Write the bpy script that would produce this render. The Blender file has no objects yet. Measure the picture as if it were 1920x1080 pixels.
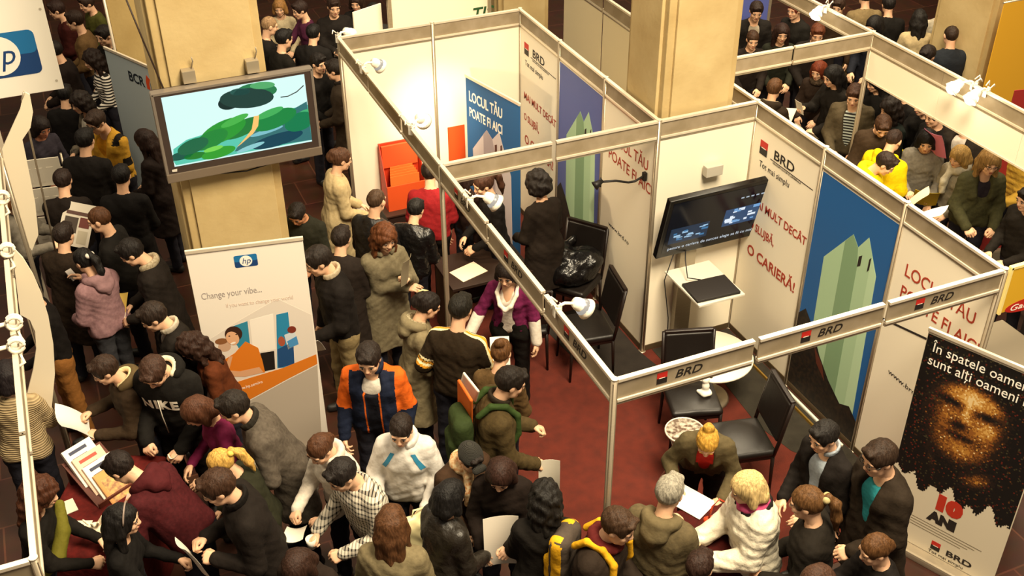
import bpy, bmesh, math, random
import numpy as np
from mathutils import Vector, Matrix
from mathutils.bvhtree import BVHTree

SC = bpy.context.scene
COL = SC.collection
PI = math.pi
R = math.radians

# ------------------------------------------------------------------ camera
FPX = 2073.05
CAM_LOC = np.array([-2.5637, -4.4988, 6.6359])
CAM_ROT = (0.976578, -0.006921, -0.400665)          # pitch, roll, yaw
cam_d = bpy.data.cameras.new('camera')
cam = bpy.data.objects.new('camera', cam_d)
COL.objects.link(cam)
cam_d.sensor_width = 36.0
cam_d.lens = 36.0 * FPX / 1920.0
cam_d.clip_end = 200
_Rm = (Matrix.Rotation(CAM_ROT[2], 3, 'Z') @ Matrix.Rotation(CAM_ROT[0], 3, 'X') @ Matrix.Rotation(CAM_ROT[1], 3, 'Z'))
cam.matrix_world = Matrix.Translation(Vector(CAM_LOC)) @ _Rm.to_4x4()
SC.camera = cam
CR = np.array(_Rm)
YAW = CAM_ROT[2]

# ------------------------------------------------------------------ world, light, exposure
SC.view_settings.view_transform = 'Standard'
SC.view_settings.look = 'None'
SC.view_settings.exposure = 0.12
SC.view_settings.gamma = 1.0
wd = bpy.data.worlds.new('hall_ambient')
SC.world = wd
wd.use_nodes = True
wd.node_tree.nodes['Background'].inputs[0].default_value = (1.0, 0.83, 0.60, 1)
wd.node_tree.nodes['Background'].inputs[1].default_value = 0.25

def area_light(name, loc, size, power, col, target=(0, 1, 0), sy=None):
    l = bpy.data.lights.new(name, 'AREA')
    l.shape = 'RECTANGLE'
    l.size = size; l.size_y = sy or size
    l.energy = power; l.color = col
    o = bpy.data.objects.new(name, l)
    COL.objects.link(o)
    o.location = loc
    o.rotation_euler = (Vector(target) - Vector(loc)).to_track_quat('-Z', 'Y').to_euler()
    return o
WARM = (1.0, 0.84, 0.585)
area_light('hall_ceiling_light', (1.0, -2.2, 10.0), 3.5, 2100, WARM, (0.8, 2.5, 0))
area_light('hall_ceiling_light', (-4.5, 5.0, 10.0), 4.0, 480, WARM, (-2.0, 4.5, 0))
area_light('hall_ceiling_light', (6.5, 6.0, 10.0), 4.0, 1400, WARM, (4.5, 5.0, 0))

# pixel helpers: where the ray through a photograph pixel meets a plane of the place
def ray(x, y):
    return CR @ np.array([(x - 960) / FPX, -(y - 540) / FPX, -1.0])
def at(x, y, z):
    d = ray(x, y); return CAM_LOC + d * ((z - CAM_LOC[2]) / d[2])
def atX(x, y, X):
    d = ray(x, y); return CAM_LOC + d * ((X - CAM_LOC[0]) / d[0])
def atY(x, y, Y):
    d = ray(x, y); return CAM_LOC + d * ((Y - CAM_LOC[1]) / d[1])
# ------------------------------------------------------------------ materials
def lin(c):
    if isinstance(c, str):
        c = c.lstrip('#'); c = tuple(int(c[i:i+2], 16) / 255 for i in (0, 2, 4))
    return tuple((x / 12.92 if x <= 0.04045 else ((x + 0.055) / 1.055) ** 2.4) for x in c[:3]) + (1.0,)
_M = {}
def mat(col, rough=0.7, kind='plain', metal=0.0, emit=0.0, bump=0.0, scale=30.0, col2=None, spec=0.4):
    key = (str(col), rough, kind, metal, emit, bump, scale, str(col2), spec)
    if key in _M: return _M[key]
    m = bpy.data.materials.new(kind + '_' + str(col).strip('#')); m.use_nodes = True
    nt = m.node_tree; N = nt.nodes; L = nt.links
    b = N['Principled BSDF']
    b.inputs['Roughness'].default_value = rough
    b.inputs['Metallic'].default_value = metal
    b.inputs['Specular IOR Level'].default_value = spec
    c = lin(col); c2 = lin(col2) if col2 else tuple(x * 0.6 for x in c[:3]) + (1,)
    b.inputs['Base Color'].default_value = c
    if emit:
        b.inputs['Base Color'].default_value = tuple(x * .08 for x in c[:3]) + (1,)
        b.inputs['Emission Color'].default_value = c
        b.inputs['Emission Strength'].default_value = emit
    tc = N.new('ShaderNodeTexCoord')
    def noise(sc, det=4, src='Object', vec=None):
        n = N.new('ShaderNodeTexNoise'); n.inputs['Scale'].default_value = sc; n.inputs['Detail'].default_value = det
        L.new(vec if vec is not None else tc.outputs[src], n.inputs['Vector']); return n
    def mapping(sx, sy, sz, rot=(0, 0, 0)):
        mp = N.new('ShaderNodeMapping'); mp.inputs['Scale'].default_value = (sx, sy, sz); mp.inputs['Rotation'].default_value = rot
        L.new(tc.outputs['Object'], mp.inputs['Vector']); return mp.outputs[0]
    def mixc(fac, a, bb):
        x = N.new('ShaderNodeMix'); x.data_type = 'RGBA'
        L.new(fac, x.inputs['Factor']); x.inputs[6].default_value = a; x.inputs[7].default_value = bb
        L.new(x.outputs[2], b.inputs['Base Color']); return x
    def ramp(src, lo, hi):
        r = N.new('ShaderNodeMapRange'); r.inputs['From Min'].default_value = lo; r.inputs['From Max'].default_value = hi
        L.new(src, r.inputs['Value']); return r.outputs[0]
    def dobump(h, s, d=0.01):
        bp = N.new('ShaderNodeBump'); bp.inputs['Strength'].default_value = s; bp.inputs['Distance'].default_value = d
        L.new(h, bp.inputs['Height']); L.new(bp.outputs[0], b.inputs['Normal'])
    if kind == 'cloth':
        n = noise(scale, 5); mixc(ramp(n.outputs[0], .3, .7), c2 if col2 else tuple(x * .8 for x in c[:3]) + (1,), c)
        n2 = noise(14, 3); dobump(n2.outputs[0], 0.5, 0.02)
        b.inputs['Specular IOR Level'].default_value = .15
    elif kind == 'leather':
        n2 = noise(22, 4); dobump(n2.outputs[0], 0.6, 0.02)
    elif kind == 'hair':
        b.inputs['Specular IOR Level'].default_value = .22; b.inputs['Roughness'].default_value = .6
        n = noise(1.0, 3, vec=mapping(90, 90, 9)); mixc(ramp(n.outputs[0], .35, .7), tuple(x * .62 for x in c[:3]) + (1,), tuple(min(1, x * 1.25 + .004) for x in c[:3]) + (1,))
        dobump(n.outputs[0], 0.8, 0.008)
    elif kind == 'knit':
        w = N.new('ShaderNodeTexWave'); w.wave_type = 'BANDS'; w.bands_direction = 'Z'
        w.inputs['Scale'].default_value = scale; w.inputs['Distortion'].default_value = 1.0
        L.new(tc.outputs['Object'], w.inputs['Vector'])
        mixc(w.outputs['Fac'], c2, c); dobump(w.outputs['Fac'], 0.7, 0.008)
    elif kind == 'hstripe':
        w = N.new('ShaderNodeTexWave'); w.bands_direction = 'Z'; w.inputs['Scale'].default_value = scale
        w.inputs['Distortion'].default_value = .3
        L.new(tc.outputs['Object'], w.inputs['Vector']); mixc(ramp(w.outputs['Fac'], .45, .6), c, c2)
    elif kind == 'plaid':
        sx = N.new('ShaderNodeSeparateXYZ'); L.new(tc.outputs['Object'], sx.inputs[0])
        def bands(sock, f, th):
            a = N.new('ShaderNodeMath'); a.operation = 'MULTIPLY'; a.inputs[1].default_value = f; L.new(sock, a.inputs[0])
            s = N.new('ShaderNodeMath'); s.operation = 'SINE'; L.new(a.outputs[0], s.inputs[0])
            g = N.new('ShaderNodeMath'); g.operation = 'GREATER_THAN'; g.inputs[1].default_value = th; L.new(s.outputs[0], g.inputs[0]); return g.outputs[0]
        xy = N.new('ShaderNodeMath'); xy.operation = 'ADD'; L.new(sx.outputs[0], xy.inputs[0]); L.new(sx.outputs[1], xy.inputs[1])
        a1, a2 = bands(xy.outputs[0], 190, .42), bands(sx.outputs[2], 190, .42)
        ad = N.new('ShaderNodeMath'); ad.operation = 'ADD'; L.new(a1, ad.inputs[0]); L.new(a2, ad.inputs[1])
        hf = N.new('ShaderNodeMath'); hf.operation = 'MULTIPLY'; hf.inputs[1].default_value = .55; L.new(ad.outputs[0], hf.inputs[0])
        hf.use_clamp = True
        mixc(hf.outputs[0], c, c2)
    elif kind == 'mottle':
        n = noise(scale, 6); mixc(ramp(n.outputs[0], .4, .65), c, c2)
        if bump: dobump(n.outputs[0], bump, .01)
    elif kind == 'stone':
        n = noise(2.2, 8); mixc(ramp(n.outputs[0], .3, .72), c2, c); dobump(noise(25, 6).outputs[0], .12, .02)
    elif kind == 'carpet':
        n = noise(9, 6); mixc(ramp(n.outputs[0], .3, .7), c2, c); dobump(noise(240, 2).outputs[0], .5, .01)
    elif kind == 'brushed':
        n = noise(1.0, 4, vec=mapping(3, 3, 160)); mixc(ramp(n.outputs[0], .3, .7), tuple(x * .85 for x in c[:3]) + (1,), c)
    elif kind == 'tiles':
        br = N.new('ShaderNodeTexBrick'); br.inputs['Scale'].default_value = 1.0; br.offset = 0.5
        br.inputs['Brick Width'].default_value = .6; br.inputs['Row Height'].default_value = .6
        br.inputs['Mortar Size'].default_value = .008
        br.inputs['Color1'].default_value = c; br.inputs['Color2'].default_value = c2
        br.inputs['Mortar'].default_value = tuple(x * 1.8 for x in c[:3]) + (1,)
        L.new(tc.outputs['Object'], br.inputs['Vector'])
        n = noise(6, 6); mx = N.new('ShaderNodeMix'); mx.data_type = 'RGBA'; mx.blend_type = 'MULTIPLY'; mx.inputs['Factor'].default_value = .6
        L.new(br.outputs[0], mx.inputs[6]); L.new(n.outputs[1], mx.inputs[7]); L.new(mx.outputs[2], b.inputs['Base Color'])
    elif bump:
        dobump(noise(scale, 4).outputs[0], bump, .01)
    _M[key] = m
    return m

# ------------------------------------------------------------------ object helpers
def link(name, me, parent=None):
    o = bpy.data.objects.new(name, me); COL.objects.link(o)
    if parent is not None: o.parent = parent
    return o
def tag(o, label=None, cat=None, group=None, kind=None):
    if label: o['label'] = label
    if cat: o['category'] = cat
    if group: o['group'] = group
    if kind: o['kind'] = kind
    return o
def empty(name, loc, rz=0.0, label=None, cat=None, group=None):
    o = bpy.data.objects.new(name, None); COL.objects.link(o)
    o.empty_display_size = 0.1
    o.location = loc; o.rotation_euler = (0, 0, rz)
    return tag(o, label, cat, group)
def np_mesh(name, V, F, mats, idx=None, smooth=True):
    """V (n,3), F (m,4) quads (or list of arrays)"""
    me = bpy.data.meshes.new(name)
    V = np.asarray(V, np.float32); F = np.asarray(F, np.int32)
    me.vertices.add(len(V)); me.vertices.foreach_set('co', V.ravel())
    k = F.shape[1]
    me.loops.add(F.size); me.loops.foreach_set('vertex_index', F.ravel())
    me.polygons.add(len(F)); me.polygons.foreach_set('loop_start', np.arange(0, F.size, k, dtype=np.int32))
    me.polygons.foreach_set('use_smooth', np.full(len(F), smooth))
    for m in mats: me.materials.append(m)
    if idx is not None: me.polygons.foreach_set('material_index', np.asarray(idx, np.int32))
    me.update(calc_edges=True)
    return me
class MB:
    """collects boxes, tubes, plates and links them as ONE mesh object"""
    def __init__(s): s.bm = bmesh.new(); s.mats = []; s.cur = 0
    def m(s, material):
        if material not in s.mats: s.mats.append(material)
        s.cur = s.mats.index(material); return s
    def _fin(s, faces, smooth=False):
        for f in faces: f.material_index = s.cur; f.smooth = smooth
    def box(s, lo, hi, bev=0.0, M=None):
        lo = Vector(lo); hi = Vector(hi)
        n0 = set(s.bm.faces)
        r = bmesh.ops.create_cube(s.bm, size=1.0)
        vs = r['verts']
        for v in vs: v.co = Vector((lo[i] + (v.co[i] + .5) * (hi[i] - lo[i]) for i in range(3)))
        if bev:
            es = list({e for v in vs for e in v.link_edges})
            bmesh.ops.bevel(s.bm, geom=es, offset=bev, segments=2, affect='EDGES', profile=.7)
        fs = [f for f in s.bm.faces if f not in n0]
        if M is not None:
            bmesh.ops.transform(s.bm, matrix=M, verts=list({v for f in fs for v in f.verts}))
        s._fin(fs); return s
    def tube(s, pts, r, seg=8, closed=False, r2=None):
        pts = [Vector(p) for p in pts]; rings = []
        n = len(pts)
        for i, p in enumerate(pts):
            if closed: t = (pts[(i + 1) % n] - pts[i - 1])
            else: t = pts[min(i + 1, n - 1)] - pts[max(i - 1, 0)]
            t.normalize()
            up = Vector((0, 0, 1)) if abs(t.z) < .9 else Vector((1, 0, 0))
            a = t.cross(up).normalized(); bb = t.cross(a).normalized()
            rr = r if r2 is None else r + (r2 - r) * i / max(1, n - 1)
            rings.append([s.bm.verts.new(p + a * (rr * math.cos(2 * PI * k / seg)) + bb * (rr * math.sin(2 * PI * k / seg))) for k in range(seg)])
        fs = []
        for i in range(n if closed else n - 1):
            A, B = rings[i], rings[(i + 1) % n]
            for k in range(seg): fs.append(s.bm.faces.new((A[k], A[(k + 1) % seg], B[(k + 1) % seg], B[k])))
        s._fin(fs, True)
        if not closed: s._fin([s.bm.faces.new(rings[0]), s.bm.faces.new(list(reversed(rings[-1])))])
        return s
    def lathe(s, prof, c=(0, 0, 0), seg=24):
        c = Vector(c); rings = []
        for (r, z) in prof:
            rings.append([s.bm.verts.new(c + Vector((max(r, 1e-4) * math.cos(2 * PI * k / seg), max(r, 1e-4) * math.sin(2 * PI * k / seg), z))) for k in range(seg)])
        fs = []
        for A, B in zip(rings, rings[1:]):
            for k in range(seg): fs.append(s.bm.faces.new((A[k], A[(k + 1) % seg], B[(k + 1) % seg], B[k])))
        s._fin(fs, True); return s
    def poly(s, pts, th=None, nrm=None):
        """flat outline, extruded by th along nrm"""
        vs = [s.bm.verts.new(Vector(p)) for p in pts]
        f = s.bm.faces.new(vs); fs = [f]
        if th:
            n0 = set(s.bm.faces)
            r = bmesh.ops.extrude_face_region(s.bm, geom=[f])
            vv = [g for g in r['geom'] if isinstance(g, bmesh.types.BMVert)]
            bmesh.ops.translate(s.bm, verts=vv, vec=Vector(nrm) * th)
            fs += [g for g in s.bm.faces if g not in n0]
        s._fin([g for g in fs if g.is_valid]); return s
    def grid(s, P, smooth=True):
        """P: 2D list of points -> sheet"""
        vs = [[s.bm.verts.new(Vector(p)) for p in row] for row in P]; fs = []
        for i in range(len(vs) - 1):
            for j in range(len(vs[0]) - 1):
                fs.append(s.bm.faces.new((vs[i][j], vs[i][j + 1], vs[i + 1][j + 1], vs[i + 1][j])))
        s._fin(fs, smooth); return s
    def build(s, name, material=None, parent=None, recalc=True):
        if recalc: bmesh.ops.recalc_face_normals(s.bm, faces=s.bm.faces)
        me = bpy.data.meshes.new(name); s.bm.to_mesh(me); s.bm.free()
        for m in (s.mats or [material]): me.materials.append(m)
        return link(name, me, parent)
def struct(o):
    o['kind'] = 'structure'; return o
_tc = {}
def text_mesh(txt, size=1.0, depth=0.0, shear=0.0, align='LEFT', bold=0.0, track=1.0):
    key = (txt, size, depth, shear, align, bold, track)
    if key in _tc: return _tc[key]
    cu = bpy.data.curves.new('lettering', 'FONT')
    cu.body = txt; cu.size = size; cu.extrude = depth; cu.shear = shear; cu.align_x = align; cu.offset = bold; cu.space_character = track
    cu.resolution_u = 3
    o = bpy.data.objects.new('tmp', cu); COL.objects.link(o)
    dg = bpy.context.evaluated_depsgraph_get(); dg.update()
    me = bpy.data.meshes.new_from_object(o.evaluated_get(dg))
    bpy.data.objects.remove(o); bpy.data.curves.remove(cu)
    _tc[key] = me
    return me
def text(txt, M, size, material, parent=None, name='lettering', bold=0.0, shear=0.0, align='LEFT', depth=0.0006, width=None, track=1.0):
    """flat lettering; M maps the text's x right / y up / z out of the surface"""
    me = text_mesh(txt, size, depth, shear, align, bold, track).copy()
    if width:
        xs = [v.co.x for v in me.vertices]; k = width / (max(xs) - min(xs))
        for v in me.vertices: v.co.x *= k
    me.materials.clear(); me.materials.append(material)
    if size < .08 or ' ' not in txt:
        me.transform(M); return link(name, me, parent)
    # words are separate pieces of lettering
    n = len(me.vertices); co = np.empty(n * 3, np.float32); me.vertices.foreach_get('co', co); xs = co.reshape(-1, 3)[:, 0]
    order = np.argsort(xs); brk = []; spans = sorted((min(xs[list(f.vertices)]), max(xs[list(f.vertices)])) for f in me.polygons)
    end = spans[0][1]
    for a, b in spans:
        if a > end + .17 * size * (1 if not width else k): brk.append((a + end) / 2)
        end = max(end, b)
    lim = [-1e9] + brk + [1e9]; o = None
    for a, b in zip(lim, lim[1:]):
        m2 = me.copy(); bm = bmesh.new(); bm.from_mesh(m2)
        bmesh.ops.delete(bm, geom=[v for v in bm.verts if not a < v.co.x <= b], context='VERTS')
        if len(bm.verts): bm.to_mesh(m2); m2.transform(M); o = link(name, m2, parent)
        bm.free()
    return o
def frame(o, x, y):
    x = Vector(x).normalized(); y = Vector(y).normalized(); z = x.cross(y)
    M = Matrix((x, y, z)).transposed().to_4x4(); M.translation = Vector(o); return M

# ------------------------------------------------------------------ signed-distance modelling
class Field:
    def __init__(s, lo, hi, h):
        s.lo = np.array(lo, float); s.h = h
        s.n = np.ceil((np.array(hi, float) - s.lo) / h).astype(int) + 1
        s.ax = [s.lo[i] + h * np.arange(s.n[i]) for i in range(3)]
        s.D = np.full(s.n, 1.0)
    def _win(s, lo, hi):
        a = np.clip(np.floor((np.array(lo) - s.lo) / s.h).astype(int), 0, s.n)
        b = np.clip(np.ceil((np.array(hi) - s.lo) / s.h).astype(int) + 1, 0, s.n)
        if np.any(b <= a): return None
        sl = tuple(slice(a[i], b[i]) for i in range(3))
        X = s.ax[0][sl[0]][:, None, None]; Y = s.ax[1][sl[1]][None, :, None]; Z = s.ax[2][sl[2]][None, None, :]
        return sl, X, Y, Z
    def _mix(s, sl, d, k, sub):
        D = s.D[sl]
        if sub:
            if k > 0:
                hh = np.maximum(k - np.abs(D + d), 0) / k
                s.D[sl] = np.maximum(D, -d) + hh * hh * k * .25
            else: s.D[sl] = np.maximum(D, -d)
        else:
            if k > 0:
                hh = np.maximum(k - np.abs(D - d), 0) / k
                s.D[sl] = np.minimum(D, d) - hh * hh * k * .25
            else: s.D[sl] = np.minimum(D, d)
    def cap(s, a, b, ra, rb=None, k=0.03, sub=False):
        rb = ra if rb is None else rb
        a = np.asarray(a, float); b = np.asarray(b, float); mr = max(ra, rb) + k + 3 * s.h
        w = s._win(np.minimum(a, b) - mr, np.maximum(a, b) + mr)
        if w is None: return s
        sl, X, Y, Z = w; ba = b - a; L2 = max(ba @ ba, 1e-9)
        t = np.clip(((X - a[0]) * ba[0] + (Y - a[1]) * ba[1] + (Z - a[2]) * ba[2]) / L2, 0, 1)
        d = np.sqrt((X - a[0] - t * ba[0]) ** 2 + (Y - a[1] - t * ba[1]) ** 2 + (Z - a[2] - t * ba[2]) ** 2) - (ra + (rb - ra) * t)
        s._mix(sl, d, k, sub); return s
    def chain(s, pts, rs, k=0.03, sub=False):
        for i in range(len(pts) - 1): s.cap(pts[i], pts[i + 1], rs[i], rs[i + 1], k, sub)
        return s
    def ell(s, c, r, k=0.02, sub=False):
        c = np.asarray(c, float); r = np.asarray(r, float); m = k + 3 * s.h
        w = s._win(c - r - m, c + r + m)
        if w is None: return s
        sl, X, Y, Z = w
        px, py, pz = X - c[0], Y - c[1], Z - c[2]
        k0 = np.sqrt((px / r[0]) ** 2 + (py / r[1]) ** 2 + (pz / r[2]) ** 2)
        k1 = np.sqrt((px / r[0] ** 2) ** 2 + (py / r[1] ** 2) ** 2 + (pz / r[2] ** 2) ** 2) + 1e-9
        s._mix(sl, k0 * (k0 - 1) / k1, k, sub); return s
    def rbox(s, c, hs, r=0.02, k=0.01, sub=False, rot=None):
        c = np.asarray(c, float); hs = np.asarray(hs, float); m = k + 3 * s.h + np.linalg.norm(hs)
        w = s._win(c - m, c + m)
        if w is None: return s
        sl, X, Y, Z = w; p = [X - c[0], Y - c[1], Z - c[2]]
        if rot is not None:
            p = [p[0] * rot[0, i] + p[1] * rot[1, i] + p[2] * rot[2, i] for i in range(3)]
        q = [np.abs(p[i]) - hs[i] + r for i in range(3)]
        d = np.sqrt(sum(np.maximum(v, 0) ** 2 for v in q)) + np.minimum(np.maximum(np.maximum(q[0], q[1]), q[2]), 0) - r
        s._mix(sl, d, k, sub); return s
    def plane(s, p, n):
        """keep the side the normal points away from"""
        p = np.asarray(p, float); n = np.asarray(n, float); n = n / np.linalg.norm(n)
        d = (s.ax[0][:, None, None] - p[0]) * n[0] + (s.ax[1][None, :, None] - p[1]) * n[1] + (s.ax[2][None, None, :] - p[2]) * n[2]
        s.D = np.maximum(s.D, d); return s
    def add(s, fn):
        s.D = s.D + fn(s.ax[0][:, None, None], s.ax[1][None, :, None], s.ax[2][None, None, :]); return s
    def mesh(s):
        D = s.D; ins = D < 0
        c = ins[:-1].astype(np.int8) + ins[1:]
        c = c[:, :-1] + c[:, 1:]; c = c[:, :, :-1] + c[:, :, 1:]
        act = (c > 0) & (c < 8)
        I, J, K = np.nonzero(act); n = len(I)
        if n == 0: return np.zeros((0, 3)), np.zeros((0, 4), int)
        num = np.full(act.shape, -1, np.int64); num[I, J, K] = np.arange(n)
        cv = {(a, b, e): D[I + a, J + b, K + e] for a in (0, 1) for b in (0, 1) for e in (0, 1)}
        P = np.zeros((n, 3)); W = np.zeros(n)
        for axis in range(3):
            o = [0, 1, 2]; o.remove(axis)
            for u in (0, 1):
                for v in (0, 1):
                    A = [0, 0, 0]; A[o[0]] = u; A[o[1]] = v; B = list(A); B[axis] = 1
                    d0 = cv[tuple(A)]; d1 = cv[tuple(B)]
                    x = (d0 < 0) != (d1 < 0)
                    t = np.where(x, d0 / np.where(x, d0 - d1, 1), 0)
                    P[:, o[0]] += np.where(x, u, 0); P[:, o[1]] += np.where(x, v, 0); P[:, axis] += t
                    W += x
        P = P / W[:, None]
        V = s.lo + s.h * (np.stack([I, J, K], 1) + P)
        Fs = []
        for axis in range(3):
            a = np.moveaxis(ins, axis, 0); x = a[:-1] != a[1:]
            pos = np.moveaxis(a[:-1], 0, axis)
            ii = np.array(np.nonzero(np.moveaxis(x, 0, axis)))
            o = [(axis + 1) % 3, (axis + 2) % 3]
            ok = (ii[o[0]] > 0) & (ii[o[1]] > 0) & (ii[o[0]] < s.n[o[0]] - 1) & (ii[o[1]] < s.n[o[1]] - 1)
            ii = ii[:, ok]
            if ii.shape[1] == 0: continue
            sgn = pos[ii[0], ii[1], ii[2]]
            q = []
            for (u, v) in ((-1, -1), (0, -1), (0, 0), (-1, 0)):
                jj = ii.copy(); jj[o[0]] += u; jj[o[1]] += v
                q.append(num[jj[0], jj[1], jj[2]])
            q = np.stack(q, 1)
            q = np.where(sgn[:, None], q, q[:, ::-1])
            Fs.append(q[(q >= 0).all(1)])
        return V, np.concatenate(Fs)
# ------------------------------------------------------------------ setting
ALU = mat('#b9ab94', .35, 'brushed', metal=.6)
ALU_L = mat('#e4d8c2', .35, metal=.35)
HDR = mat('#8b7c63', .55, 'mottle', scale=6, col2='#9a8b74')
WHITE = mat('#f2e8d2', .6)
BLACK = mat('#14110f', .5)
CREAM = mat('#dccfae', .65)

mb = MB(); mb.box((-16, -6, -.1), (18, 26, 0))
struct(mb.build('floor', mat('#4a2c1f', .35, 'tiles', col2='#3a2118')))
mb = MB(); mb.box((-16, 25.8, 0), (18, 26, 7)); struct(mb.build('wall_back', mat('#4c3a26', .9, 'stone', col2='#3a2c1d')))
mb = MB(); mb.box((-16.2, -6, 0), (-16, 26, 7)); struct(mb.build('wall_left', mat('#4c3a26', .9, 'stone', col2='#3a2c1d')))
mb = MB(); mb.box((18, -6, 0), (18.2, 26, 7)); struct(mb.build('wall_right', mat('#4c3a26', .9, 'stone', col2='#3a2c1d')))

mb = MB(); mb.box((0.0, 0.0, 0), (3.0, 3.05, .010)); mb.box((0.0, 3.05, 0), (2.0, 6.0, .010))
tag(mb.build('carpet', mat('#622213', .95, 'carpet', col2='#501b0f')), 'rust red carpet covering the floor of the bank booth', 'carpet')
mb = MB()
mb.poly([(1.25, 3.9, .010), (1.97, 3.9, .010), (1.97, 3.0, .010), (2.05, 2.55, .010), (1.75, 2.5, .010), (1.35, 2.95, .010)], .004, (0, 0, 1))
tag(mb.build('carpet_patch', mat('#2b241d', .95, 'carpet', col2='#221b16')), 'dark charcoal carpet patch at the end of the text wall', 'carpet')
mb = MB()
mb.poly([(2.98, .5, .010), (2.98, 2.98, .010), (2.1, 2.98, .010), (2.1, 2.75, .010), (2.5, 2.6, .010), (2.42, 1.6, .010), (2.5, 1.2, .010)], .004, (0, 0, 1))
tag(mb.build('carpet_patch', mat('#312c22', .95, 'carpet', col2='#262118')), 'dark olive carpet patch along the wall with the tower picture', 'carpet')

def pillar(name, x0, x1, y0, y1, h, label, fl=.07):
    e = empty(name, ((x0 + x1) / 2, (y0 + y1) / 2, 0)); e['kind'] = 'structure'
    c = Vector(e.location); st = mat('#bfa877', .8, 'stone', col2='#a98f5e')
    mb = MB(); mb.box(Vector((x0, y0, 0)) - c, Vector((x1, y1, h)) - c, .01); mb.build('shaft', st, e)
    mb = MB(); mb.box(Vector((x0 + fl, y0 - .03, 0)) - c, Vector((x1 - fl, y0 + .01, h)) - c, .008)
    mb.box(Vector((x0 - .03, y0 + fl, 0)) - c, Vector((x0 + .01, y1 - fl, h)) - c, .008)
    mb.build('facing', mat('#c6b080', .8, 'stone', col2='#b09766'), e)
    return e
pillar('pillar', -1.93, -1.10, 4.03, 4.85, 8, '')
pillar('pillar', 2.08, 2.80, 3.10, 3.75, 8, '')
pillar('pillar', 7.52, 8.5, 4.75, 5.7, 8, '')
pillar('pillar', 3.35, 4.15, 9.9, 10.7, 8, '')

# ------------------------------------------------------------------ aluminium stand system
def post(x, y, label, h=2.5, group=None):
    e = empty('stand_post', (x, y, 0), 0, label, 'post', group); e['kind'] = 'thing'
    mb = MB(); mb.tube([(0, 0, .012), (0, 0, h)], .021, 8)
    for k in range(4):
        a = PI / 4 + k * PI / 2; mb.box((.020 * math.cos(a) - .003, .020 * math.sin(a) - .003, .02), (.020 * math.cos(a) + .003, .020 * math.sin(a) + .003, h - .02))
    mb.build('pole', ALU, e)
    mb = MB(); mb.tube([(0, 0, h), (0, 0, h + .008)], .023, 10); mb.build('end_cap', ALU_L, e)
    mb = MB(); mb.lathe([(.0, 0), (.045, 0), (.045, .008), (.02, .014)]); mb.build('foot_plate', ALU, e)
    return e
def brd_logo(B, u, v, sz, red='#c0251c', parent=None):
    B.poly([(u, v + sz * .5), (u + sz * .85, v + sz * .5), (u + sz * .85, v + sz), (u, v + sz)], mat(red, .6), .0015, 'logo_red')
    B.poly([(u, v), (u + sz * .85, v), (u + sz * .85, v + sz * .5), (u, v + sz * .5)], mat('#1a1210', .6), .0015, 'logo_black')
    B.poly([(u + sz * .18, v + sz * .47), (u + sz * .67, v + sz * .47), (u + sz * .67, v + sz * .53), (u + sz * .18, v + sz * .53)], mat('#e9dccb', .6), .0022, 'logo_bar')
class Board:
    """a flat printed face: u runs right, v up, seen from the side the normal points to"""
    def __init__(s, root, O, xd, yd=(0, 0, 1), parent=None):
        s.root = root; s.par = parent or root; s.O = np.array(O, float); s.x = np.array(xd, float); s.x /= np.linalg.norm(s.x)
        s.y = np.array(yd, float); s.y /= np.linalg.norm(s.y); s.n = np.cross(s.x, s.y); s.loc = np.array(root.location)
    def w(s, u, v, l=0.0): return s.O + s.x * u + s.y * v + s.n * l - s.loc
    def px(s, X, Y):
        d = ray(X, Y); t = ((s.O - CAM_LOC) @ s.n) / (d @ s.n); p = CAM_LOC + d * t - s.O
        return (float(p @ s.x), float(p @ s.y))
    def poly(s, pts, m, lift=.001, name='print', px=False, cut=None):
        if px: pts = [s.px(*p) for p in pts]
        if cut: pts = [(min(max(a, cut[0]), cut[2]), min(max(b, cut[1]), cut[3])) for a, b in pts]
        mb = MB(); mb.poly([s.w(u, v, lift - .0006) for u, v in pts], .0006, s.n); return mb.build(name, m, s.par)
    def disc(s, c, ru, rv, m, lift=.001, name='print', n=24, a0=0.0, rot=0.0, cut=None):
        P = []
        for k in range(n):
            t = 2 * PI * k / n; a, b = ru * math.cos(t), rv * math.sin(t)
            P.append((c[0] + a * math.cos(rot) - b * math.sin(rot), c[1] + a * math.sin(rot) + b * math.cos(rot)))
        return s.poly(P, m, lift, name, cut=cut)
    def text(s, t, u, v, size, m, name='lettering', bold=0.0, shear=0.0, align='LEFT', width=None, rot=0.0, lift=.001, track=1.0):
        c, q = math.cos(rot), math.sin(rot)
        return text(t, frame(s.w(u, v, lift), s.x * c + s.y * q, s.y * c - s.x * q), size, m, s.par, name, bold, shear, align, .0005, width, track)
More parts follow.
